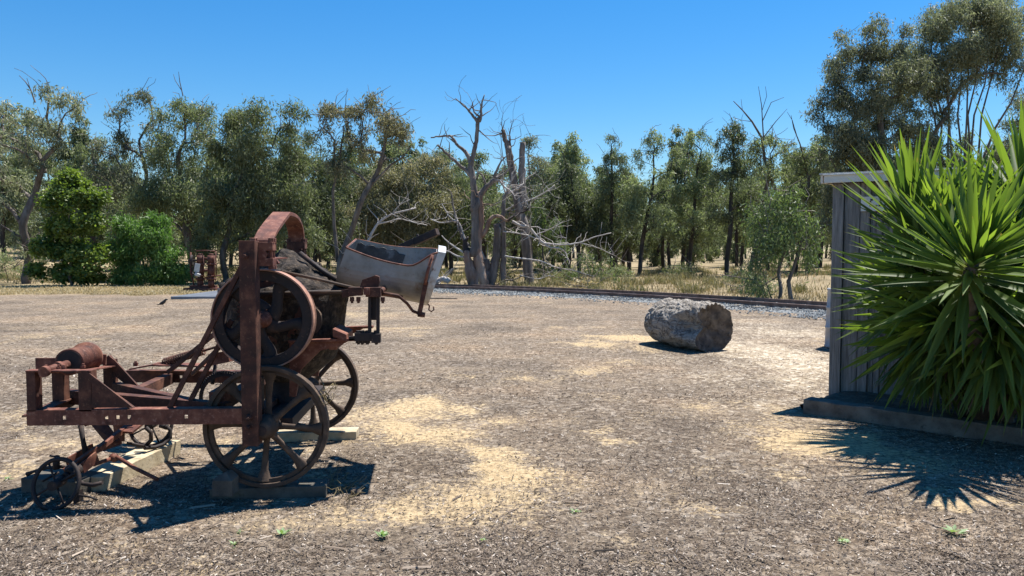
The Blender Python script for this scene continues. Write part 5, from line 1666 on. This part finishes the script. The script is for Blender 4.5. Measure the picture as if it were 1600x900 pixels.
tree('gum_tree', 'half bare gum with long dead twigs standing out above its crown', 44,
     [(1172, 436), (1178, 390), (1188, 330), (1200, 280), (1205, 240)], [(1195, 215, 26, 20), (1220, 230, 28, 20), (1190, 255, 30, 26), (1225, 270, 30, 26), (1200, 300, 40, 26)], .18, LO, BM, 26, GW, per=.85, n_per=160, twigs=50,
     low_stems=[([(1212, 300), (1195, 250), (1190, 215), (1175, 190), (1160, 172), (1146, 158)], .10, .02), ([(1195, 250), (1192, 200), (1190, 165), (1185, 135)], .05, .012), ([(1191, 190), (1205, 160), (1225, 152)], .03, .01), ([(1193, 215), (1212, 190), (1230, 170)], .035, .01), ([(1190, 175), (1198, 150), (1196, 135)], .02, .01), ([(1175, 190), (1160, 188), (1145, 183)], .02, .01), ([(1160, 172), (1158, 155)], .015, .01)])
tree('gum_tree', 'olive gum with white twiggy limb leaning near the shed roof edge', 43,
     [(1262, 436), (1262, 390), (1258, 330), (1262, 280), (1250, 240)], [(1248, 235, 22, 16), (1270, 250, 26, 20), (1240, 265, 24, 20), (1275, 290, 30, 30), (1250, 310, 34, 30), (1285, 250, 20, 30), (1290, 330, 24, 40)], .17, LO, BM, 27, GW, per=1.0, n_per=175, twigs=30,
     low_stems=[([(1262, 270), (1250, 225), (1240, 200), (1236, 180)], .05, .012), ([(1246, 215), (1238, 188), (1230, 175)], .02, .01)])
tree('gum_tree', 'young green twin stemmed gum growing beside the track', 23.6,
     [(1216, 473), (1218, 440), (1222, 405), (1224, 370), (1222, 335)], [(1215, 312, 34, 22), (1245, 305, 24, 18), (1190, 330, 30, 24), (1235, 340, 40, 28), (1255, 370, 30, 26), (1195, 370, 34, 28), (1225, 385, 44, 24), (1265, 395, 20, 18), (1185, 405, 20, 20), (1185, 440, 12, 22)], .085, LY, BG, 28, GW, per=2.0, n_per=170, leaf=(.11, .19), twigs=20,
     low_stems=[([(1236, 470), (1232, 440), (1240, 418), (1250, 385), (1258, 350)], .075, .03), ([(1206, 468), (1196, 440), (1192, 420)], .02, .01), ([(1200, 470), (1188, 448), (1176, 430)], .018, .008)])
big = dict(per=.95, n_per=185, twigs=40)
tree('gum_tree', 'big grey green gum with tall dense crown rising behind the shed', 41,
     [(1420, 440), (1415, 390), (1405, 330), (1392, 270), (1375, 210), (1370, 150)], [(1320, 230, 40, 34), (1345, 300, 50, 40), (1300, 110, 24, 26), (1420, 200, 34, 34), (1410, 270, 36, 40), (1290, 330, 30, 40), (1365, 45, 30, 22), (1400, 60, 30, 30), (1415, 110, 34, 40), (1350, 230, 44, 40), (1275, 170, 20, 26), (1350, 65, 38, 32), (1330, 95, 38, 36), (1378, 95, 34, 34), (1305, 145, 34, 40), (1350, 150, 46, 40), (1395, 150, 38, 36), (1285, 195, 22, 30), (1325, 205, 44, 34), (1380, 210, 40, 34), (1330, 255, 40, 30), (1290, 240, 22, 24), (1375, 270, 40, 36), (1300, 290, 26, 40), (1400, 80, 22, 30)], .42, LG, BM, 29, GW, **big)
tree('gum_tree', 'tallest gum with many slim upright stems under its crown, behind the spiky plant', 43,
     [(1500, 440), (1500, 390), (1502, 350), (1503, 320)], [(1460, 215, 30, 30), (1450, 110, 34, 40), (1590, 80, 24, 40), (1530, 60, 40, 30), (1510, 5, 50, 20), (1560, 10, 44, 22), (1470, 30, 44, 34), (1520, 20, 48, 30), (1565, 35, 38, 36), (1440, 65, 34, 40), (1490, 75, 48, 40), (1545, 75, 44, 34), (1580, 75, 22, 30), (1425, 120, 36, 36), (1475, 125, 40, 36), (1430, 175, 34, 36), (1470, 175, 26, 26), (1525, 105, 34, 18), (1570, 110, 26, 20), (1590, 30, 24, 40), (1415, 215, 30, 30), (1450, 250, 34, 40), (1500, 290, 60, 40)], .20, LG, BM, 30, GW, per=.95, n_per=185, twigs=30,
     low_stems=[([(1502 + dx * .6, 345), (1500 + dx * 1.5 + 4 * math.sin(dx), 290), (1500 + dx * 2.2 - 5 * math.sin(dx * 2), 235), (1500 + dx * 2.8 + 6 * math.sin(dx * 3), 180), (1502 + dx * 3.5 - 4 * math.sin(dx), 130), (1504 + dx * 4.1, 70)], .075, .03) for dx in (-16, -12, -8, -5, -1, 3, 6, 10, 14)] + [([(1520, 290), (1555, 200), (1580, 160), (1605, 95)], .08, .03)])
tree('gum_tree', 'shorter grey gum with airy crown beyond the spiky plant at the edge of view', 46,
     [(1640, 440), (1636, 380), (1630, 300), (1622, 230), (1615, 190)], [(1605, 145, 30, 28), (1640, 140, 40, 34), (1595, 190, 36, 26), (1640, 200, 44, 36), (1585, 235, 40, 28), (1630, 260, 50, 40), (1560, 260, 34, 26)], .25, LG, BM, 31, GW, per=.9, n_per=170)

# ------------------------------------------------------------------ bushes at the grass edge
tree('bright_green_bush', 'bright yellow green bush with upright tip behind the dry grass strip', 33.2,
     [(112, 446), (112, 420), (110, 380), (112, 330)], [(100, 292, 16, 14), (128, 290, 12, 12), (92, 315, 22, 20), (125, 320, 26, 22), (148, 312, 12, 14), (85, 350, 26, 22), (118, 355, 32, 26), (148, 350, 16, 22), (75, 385, 24, 22), (110, 392, 34, 24), (145, 395, 20, 22), (70, 420, 22, 18), (105, 425, 34, 18), (140, 428, 22, 16), (112, 278, 8, 10)],
     .10, M['leaf_bright'], BM, 40, None, per=3.2, n_per=330, hang=.25, leaf=(.12, .20), wid=(.5, .7), bunch=12, cat='bush', twigs=0)
tree('pepper_tree', 'low round weeping green bush beside the bright green bush', 33.6,
     [(222, 446), (222, 425), (220, 395), (222, 365)], [(190, 355, 26, 18), (225, 350, 30, 18), (250, 360, 22, 18), (180, 385, 26, 24), (215, 385, 36, 24), (255, 390, 28, 24), (275, 415, 20, 22), (185, 420, 28, 20), (225, 425, 40, 18), (262, 428, 26, 16), (240, 340, 14, 10)],
     .10, M['leaf_pepper'], BM, 41, None, per=3.2, n_per=330, hang=1.0, leaf=(.12, .24), wid=(.2, .28), bunch=10, cat='bush', twigs=0)

# ------------------------------------------------------------------ scrub growing along the far side of the track
def scrub(label, Y, px, py, w, h, leafm, seed, hang=.8, n_per=120):
    b = G(px, py); 
    return tree('shrub', label, Y, [(px, py), (px + 1, py - h * .4), (px, py - h * .8)], [(px - w * .3, py - h * .45, w * .3, h * .35), (px + w * .25, py - h * .5, w * .3, h * .4), (px, py - h * .75, w * .3, h * .28)],
                .03, leafm, BM, seed, 'scrub behind the track', per=2.2, n_per=n_per, hang=hang, leaf=(.10, .2), wid=(.16, .26), cat='shrub', twigs=8)
scrub('thin green shrub beneath the long bare white branches', 33, 925, 452, 70, 60, LY, 50)
scrub('low green shrub between the broken dead trunk and the long bare branches', 34, 885, 450, 40, 44, LO, 51)
scrub('dark low shrub at the foot of the dead tree', 35, 780, 448, 50, 60, LD, 52)
scrub('wispy dry shrub with pale seed heads near the rails', 29, 905, 458, 46, 20, M['straw'], 53, .3)
scrub('grey green clump beside the black trunks in the open glade', 40, 965, 440, 60, 28, LO, 54)
scrub('dull green clump under the twin topped gum', 44, 1060, 436, 60, 26, LO, 55)
scrub('small rounded scrub below the half bare gum', 36, 1155, 442, 40, 22, LO, 56)
scrub('dark clump against the dirt bank by the young twin stemmed gum', 27, 1180, 458, 34, 24, LD, 57)
scrub('leafy low shrub beside the old open gum', 36.5, 10, 440, 40, 60, LO, 58)
scrub('dark shrub under the wide dense gum', 37, 400, 440, 90, 70, LD, 59)
scrub('dark shrub under the leaning gum', 38, 560, 441, 90, 70, LD, 60)
scrub('olive shrub under the broad olive gum', 40, 640, 438, 80, 60, LO, 61)

# ------------------------------------------------------------------ dead trees
def dead(name, label, Y, limbs, mats, base, cat='dead tree', seed=1, twig=40, pale=()):
    root = thing(name, label, cat, base)
    rg = random.Random(seed)
    by = {}
    tips = []
    for li in limbs:
        pts, r0, r1, mk = li[:4]; pn = li[4] if len(li) > 4 else 'branch'
        q = [P(p[0], p[1], Y + (p[2] if len(p) > 2 else 0)) for p in pts]
        cm = []
        n = 4
        a3 = [2 * q[0] - q[1]] + q + [2 * q[-1] - q[-2]]
        for i in range(1, len(a3) - 2):
            for k in range(n):
                t = k / n; A, B, C_, D = a3[i - 1:i + 3]
                v = (B * 2 + (C_ - A) * t + (A * 2 - B * 5 + C_ * 4 - D) * t * t + (B * 3 - A - C_ * 3 + D) * t ** 3) * .5
                v += Vector((rg.gauss(0, 1), rg.gauss(0, 1), rg.gauss(0, 1))) * min(r0, .2) * (.14 if k else .05)
                cm.append(v)
        cm.append(q[-1])
        rr = [r0 + (r1 - r0) * (i / (len(cm) - 1)) ** .8 for i in range(len(cm))]
        rr = [r * (1 + .06 * rg.uniform(-1, 1)) for r in rr]
        by.setdefault((mk, pn), MB()).tube(cm, rr, 12 if r0 > .12 else 7, True)
        if r0 < .16: tips.append((cm, rr, mk, pn))
    for i in range(twig):
        cm, rr, mk, pn = tips[rg.randrange(len(tips))]
        j = rg.randrange(len(cm) // 3, len(cm)); p = [cm[j]]
        d = Vector((rg.gauss(0, .7), rg.gauss(0, .5), rg.gauss(.35, .5)))
        r = min(rr[j] * .5, .03)
        for s in range(rg.randrange(3, 7)):
            d = (d.normalized() + Vector((rg.gauss(0, .35), rg.gauss(0, .3), rg.gauss(.05, .3)))); p.append(p[-1] + d.normalized() * rg.uniform(.12, .34))
        by[(mk, pn)].tube(p, [max(.006, r * (1 - s / len(p))) for s in range(len(p))], 4, False)
    for (mk, pn), m in by.items():
        m.build(pn, M[mk], root)
    return root
YD = 32.2
dead('dead_tree', 'big dead gum with reddish split trunk and twisted bare limbs beside the track', YD, [
    ([(742, 456), (738, 430), (733, 410), (728, 392)], .38, .13, 'bark_red', 'trunk'),
    ([(757, 456), (752, 430), (747, 405), (744, 385)], .27, .19, 'bark_red', 'trunk'),
    ([(742, 400), (742, 370), (743, 340), (746, 310)], .21, .15, 'deadwood'),
    ([(746, 400), (750, 360), (752, 335), (748, 300)], .14, .11, 'bark_red'),
    ([(740, 330), (741, 300), (738, 275), (734, 250)], .16, .12, 'deadwood'),
    ([(735, 262), (741, 235), (745, 215), (747, 190), (748, 185)], .10, .08, 'deadwood'),
    ([(748, 190), (752, 178), (753, 160), (757, 148)], .085, .02, 'deadwood'),
    ([(746, 190), (738, 180), (728, 168), (712, 154)], .08, .02, 'deadwood'),
    ([(749, 183), (741, 175), (738, 160)], .05, .02, 'deadwood'),
    ([(737, 255), (728, 238), (716, 228), (706, 214), (690, 213), (673, 215)], .10, .025, 'deadwood'),
    ([(740, 280), (730, 268), (712, 252), (698, 240), (684, 226)], .11, .04, 'deadwood'),
    ([(746, 310), (755, 298), (765, 288), (772, 280)], .15, .09, 'deadwood'),
    ([(768, 285), (780, 282), (788, 292), (800, 300), (806, 312)], .07, .02, 'deadpale'),
    ([(770, 282), (778, 262), (785, 250), (795, 240)], .07, .015, 'deadwood'),
    ([(772, 280), (790, 270), (800, 255), (815, 245)], .06, .015, 'deadwood'),
    ([(760, 292), (754, 275), (748, 270), (745, 280)], .05, .03, 'deadwood'),
    ([(752, 370), (762, 352), (768, 340), (780, 338), (793, 345)], .12, .06, 'bark_red'),
    ([(793, 345), (805, 336), (820, 330), (830, 322)], .065, .03, 'rust_dark'),
    ([(733, 385), (722, 370), (712, 340), (705, 300)], .08, .03, 'deadwood'),
    ([(730, 384), (718, 350), (710, 345), (690, 348), (672, 342)], .05, .02, 'deadpale'),
    ([(712, 348), (700, 335), (690, 318)], .035, .015, 'deadpale'),
    ([(729, 398), (714, 388), (700, 378), (690, 368)], .05, .02, 'deadpale'),
    ([(728, 402), (714, 400), (698, 392), (684, 396)], .05, .02, 'deadpale'),
    ([(729, 395), (727, 380), (731, 370)], .16, .05, 'rust_dark'),
    ([(702, 440), (690, 436), (680, 442)], .13, .10, 'deadpale'),
], None, P(745, 455, YD) * 1, seed=3, twig=90)
dead('dead_tree', 'tall grey broken dead trunk with tapering snapped tops next to the reddish dead gum', 34.2, [
    ([(828, 452), (825, 420), (822, 380), (815, 340), (812, 320)], .24, .19, 'deadwood', 'trunk'),
    ([(814, 345), (808, 310), (802, 280), (797, 250), (794, 230)], .20, .14, 'deadwood', 'trunk'),
    ([(797, 250), (792, 225), (787, 212), (785, 203)], .15, .08, 'deadwood'),
    ([(797, 245), (797, 225), (797, 212)], .08, .03, 'deadwood'),
    ([(818, 330), (816, 290), (816, 250), (817, 222)], .17, .12, 'deadwood', 'trunk'),
    ([(818, 300), (819, 280), (820, 262)], .07, .05, 'deadpale'),
    ([(785, 205), (784, 190), (786, 178)], .02, .01, 'deadwood'), ([(796, 212), (799, 198), (803, 186)], .02, .01, 'deadwood'),
    ([(790, 262), (785, 240), (782, 205)], .025, .012, 'deadwood'),
], None, P(828, 451, 34.2) * 1, seed=5, twig=26)
dead('dead_tree', 'forked bleached grey dead stump between the reddish dead gum and the tall broken trunk', 33.2, [
    ([(765, 453), (770, 425), (776, 400), (778, 370), (776, 350)], .24, .15, 'deadwood', 'trunk'),
    ([(764, 450), (762, 425), (760, 405)], .22, .14, 'deadwood', 'trunk'),
    ([(785, 452), (786, 420), (787, 390), (785, 340), (788, 310), (792, 300)], .15, .07, 'deadwood', 'trunk'),
    ([(790, 305), (798, 300), (808, 295), (816, 288)], .06, .03, 'deadpale'),
    ([(792, 300), (798, 285), (800, 270)], .05, .02, 'deadpale'),
    ([(788, 330), (796, 325), (802, 320)], .05, .02, 'deadpale'),
    ([(790, 302), (786, 290), (784, 280)], .04, .02, 'deadpale'),
    ([(770, 425), (758, 408), (752, 392)], .09, .04, 'deadpale', 'broken_limb'),
], None, P(768, 452, 33.2) * 1, seed=6, twig=26)
dead('fallen_branch', 'long bleached fallen branches sprawling from the dead trees toward the young shrubs', 32.8, [
    ([(800, 346), (812, 352), (826, 356), (838, 368), (846, 378), (862, 382)], .07, .05, 'deadpale'),
    ([(862, 382), (885, 382), (910, 378), (930, 370), (955, 364)], .045, .02, 'deadpale'),
    ([(845, 376), (858, 386), (874, 388), (884, 396), (888, 408)], .05, .025, 'deadpale'),
    ([(786, 362), (806, 364), (826, 368), (840, 374)], .035, .025, 'deadpale'),
    ([(788, 400), (815, 404), (845, 408), (870, 418), (900, 424), (928, 432)], .045, .02, 'deadpale'),
    ([(838, 366), (855, 360), (870, 352), (880, 346)], .025, .01, 'deadpale'),
    ([(905, 379), (925, 384), (945, 392), (962, 400)], .022, .01, 'deadpale'),
    ([(870, 352), (864, 368), (885, 372)], .015, .01, 'deadpale'),
    ([(812, 430), (840, 436), (860, 430)], .025, .012, 'deadpale'),
    ([(768, 454), (785, 440), (800, 438), (818, 450)], .05, .03, 'deadwood'),
    ([(800, 438), (820, 430), (835, 425)], .03, .012, 'deadwood'),
    ([(815, 318), (838, 308), (852, 300), (865, 290)], .04, .015, 'deadpale'),
    ([(820, 310), (826, 322), (828, 330)], .03, .015, 'deadpale'),
], None, Vector((P(850, 452, 32.8).x, 32.8, 0)), cat='branch', seed=8, twig=110)
dead('fallen_branch', 'bare white branch leaning up behind the loading hopper', 33.5, [
    ([(548, 452), (566, 400), (578, 372), (590, 350), (612, 335), (650, 325)], .10, .03, 'deadpale'),
    ([(590, 350), (605, 347), (625, 342), (645, 347), (668, 352)], .04, .015, 'deadpale'),
    ([(575, 380), (560, 388), (535, 396)], .03, .015, 'deadpale'),
    ([(612, 335), (625, 320), (640, 312)], .025, .01, 'deadpale'),
], None, Vector((P(548, 452, 33.5).x, 33.5, 0)), cat='branch', seed=9, twig=30)
dead('bare_log', 'thick pale log lying among the grass at the foot of the dead tree', 32.0, [([(668, 442), (682, 438), (694, 443), (706, 455)], .13, .16, 'deadpale', 'trunk')], None, Vector((P(690, 452, 32.0).x, 32.0, 0)), cat='log', seed=10, twig=0) if False else None

# ------------------------------------------------------------------ the wood beyond: a few kinds, copied
WOOD = 'slim dark gum trees of the far wood'
WL = 'slim dark gum standing in the wood far behind the track'
def proto_tree(seed, H, Y, px, lm, bm_, low=.27):
    rg = np.random.default_rng(seed)
    k = 1 / mpp(Y)
    base_py = 450 - (-CAM_H * CT * k * 1.0 + 60) if False else None
    b = Vector((px, Y, 0))
    bl = []
    h0 = H * low
    for i in range(9):
        z = h0 + (H - h0) * (i + .6) / 9.3
        w = H * .125 * (1.15 - .6 * abs((i / 9) - .35)) * rg.uniform(.75, 1.2)
        bl.append((b.x + rg.normal(0, .08) * H, b.y + rg.normal(0, .07) * H, z, w, w, w * .8))
    tg, rr = blob_targets(bl, rg, .9)
    lean = rg.normal(0, .05)
    trunk = [b + Vector((lean * H * (i / 9) + .1 * math.sin(i + seed), .1 * math.cos(i * 1.3), H * .86 * i / 9 - (.1 if i == 0 else 0))) for i in range(10)]
    root = thing('gum_tree', WL, 'tree', b, WOOD)
    m = MB()
    for pts, r in build_skeleton(trunk, tg, .17 + .006 * H, seed, 1.2):
        m.tube(pts, r, 7 if r[0] > .08 else 4, False)
    m.build('trunk', bm_, root)
    V, F, T = foliage(tg, rr, 130, rg, (.18, .32), (.24, .34), 1.0, 9)
    np_mesh('crown', V - np.array(b), F, lm, tint=T, parent=root)
    return root
protos = [proto_tree(101, 9.0, 57, 3, LD, BD), proto_tree(102, 10.0, 62, -12, LO, BD), proto_tree(103, 8.0, 60, 12, LD, BD), proto_tree(104, 9.5, 66, -28, LO, BD), proto_tree(105, 7.0, 53, -5, LD, BD)]
lows = [proto_tree(106, 8.0, 95, 6, LD, BD, .03), proto_tree(107, 8.5, 96, -30, LO, BD, .05)]
wr2 = random.Random(77)
spots = []
for Y, n in ((53, 16), (59, 20), (66, 23), (76, 26), (92, 32), (112, 44), (140, 52)):
    for i in range(n):
        spots.append(((-0.72 + 1.50 * (i + wr2.uniform(.15, .85)) / n) * Y, Y + wr2.uniform(-4, 4)))
for i, (x, y) in enumerate(spots):
    s = wr2.uniform(.82, 1.12) * (1.0 + (y - 56) * .004)
    dup(protos[i % 5] if y < 72 or i % 4 == 0 else lows[i % 2], (x, y, float(hgt(np.array([x]), np.array([y]))[0])), wr2.uniform(0, 6.28), scale=s)

# ------------------------------------------------------------------ dry grass (uncountable)
def grass(n, x0, x1, y0, y1, hh, ww, mat, name, label, maskf, seed, tuft=0):
    rg = np.random.default_rng(seed)
    y = y0 + (y1 - y0) * rg.random(n) ** 1.5
    x = x0 + (x1 - x0) * rg.random(n)
    if tuft:
        nt = n // tuft
        cx = x0 + (x1 - x0) * rg.random(nt); cy = y0 + (y1 - y0) * rg.random(nt) ** 1.4
        j = rg.integers(0, nt, n); sz = rg.uniform(.10, .30, nt)
        x = cx[j] + rg.normal(0, 1, n) * sz[j]; y = cy[j] + rg.normal(0, 1, n) * sz[j]
    k = maskf(x, y, rg); x, y = x[k], y[k]; n = len(x)
    z = hgt(x, y)
    h = rg.uniform(hh[0], hh[1], n) * (0.7 + .6 * rg.random(n)); w = rg.uniform(ww[0], ww[1], n)
    a = rg.random(n) * 2 * PI
    s = np.stack([np.cos(a), np.sin(a), np.zeros(n)], 1) * w[:, None] * .5
    ln = np.stack([rg.normal(0, .35, n), rg.normal(0, .35, n), np.ones(n)], 1); ln = unit(ln) * h[:, None]
    b = np.stack([x, y, z - .01], 1)
    mid = b + ln * .55; bend = np.stack([rg.normal(0, .25, n), rg.normal(0, .25, n), -.1 * np.ones(n)], 1) * h[:, None]
    V = np.stack([b - s, b + s, mid + s * .7, b + ln + bend, mid - s * .7], 1).reshape(-1, 3)
    i = np.arange(n)[:, None] * 5
    F = np.concatenate([i + [0, 1, 2], i + [0, 2, 4], i + [4, 2, 3]], 0)
    o = np_mesh(name, V, F, mat, tint=np.repeat(rg.random(n), 5))
    return tag(o, label, 'grass', kind='stuff')
gm = lambda x, y, rg: (beyond(x, y) > .5) & (np.abs(x / y) < .8)
grass(36000, -26, -5, 26.4, 33.5, (.04, .12), (.02, .035), M['straw'], 'dry_grass', 'short straw coloured dry grass strip before the bushes', lambda x, y, rg: gm(x, y, rg) & ~((x > x0 - .1) & (x < x1 + .1) & (y < 28.8)), 201)
grass(60000, -34, 34, 21, 48, (.10, .30), (.018, .035), M['straw_dull'], 'dry_grass', 'straw coloured dry grass under the trees beyond the track', lambda x, y, rg: gm(x, y, rg) & (rg.random(len(x)) < .75) & ~((x < -5) & (y < 35)), 202)
grass(50000, -34, 34, 27, 62, (.20, .50), (.02, .04), M['grass_mix'], 'grass_tussocks', 'green and straw grass tussocks scattered beneath the gum trees', lambda x, y, rg: gm(x, y, rg) & ~((x < -5) & (y < 36)), 203, tuft=55)
# ------------------------------------------------------------------ sun, sky, camera
SUNV = Vector((0.30, 0.29, 1.0)).normalized()
el = math.asin(SUNV.z); az = math.atan2(SUNV.x, SUNV.y)
w = bpy.data.worlds.new('World'); SC.world = w; w.use_nodes = True
nt = w.node_tree; nt.nodes.clear()
wo = nt.nodes.new('ShaderNodeOutputWorld'); bg = nt.nodes.new('ShaderNodeBackground')
sk = nt.nodes.new('ShaderNodeTexSky'); sk.sky_type = 'NISHITA'; sk.sun_disc = False
sk.sun_elevation = el; sk.sun_rotation = az; sk.altitude = 100; sk.air_density = 1.3; sk.dust_density = 0.0; sk.ozone_density = 10.0
hs_ = nt.nodes.new('ShaderNodeHueSaturation'); hs_.inputs['Saturation'].default_value = 1.25
nt.links.new(sk.outputs[0], hs_.inputs['Color']); nt.links.new(hs_.outputs[0], bg.inputs[0])
bg.inputs[1].default_value = 0.072
nt.links.new(bg.outputs[0], wo.inputs[0])
sl = bpy.data.lights.new('sun', 'SUN'); sl.energy = 5.0; sl.angle = math.radians(0.53); sl.color = (1.0, 0.95, 0.88)
so_ = bpy.data.objects.new('sun', sl); C.objects.link(so_)
so_.rotation_euler = (-SUNV).to_track_quat('-Z', 'Y').to_euler()
so_.location = SUNV * 60

cam = bpy.data.cameras.new('camera'); co = bpy.data.objects.new('camera', cam); C.objects.link(co)
co.location = (0, 0, CAM_H); co.rotation_euler = (math.radians(90) - PITCH, 0, 0)
cam.sensor_width = 36.0; cam.lens = 36.0 * FPX / 1600.0; cam.clip_start = 0.05; cam.clip_end = 3000
SC.camera = co
SC.view_settings.view_transform = 'Standard'; SC.view_settings.look = 'None'
SC.view_settings.exposure = 1.0; SC.view_settings.gamma = 1.0; SC.view_settings.use_curve_mapping = False
SC.render.engine = 'CYCLES'
SC.cycles.max_bounces = 8; SC.cycles.diffuse_bounces = 4; SC.cycles.glossy_bounces = 2; SC.cycles.transmission_bounces = 5; SC.cycles.transparent_max_bounces = 6
SC.cycles.caustics_reflective = False; SC.cycles.caustics_refractive = False
SC.cycles.use_denoising = True
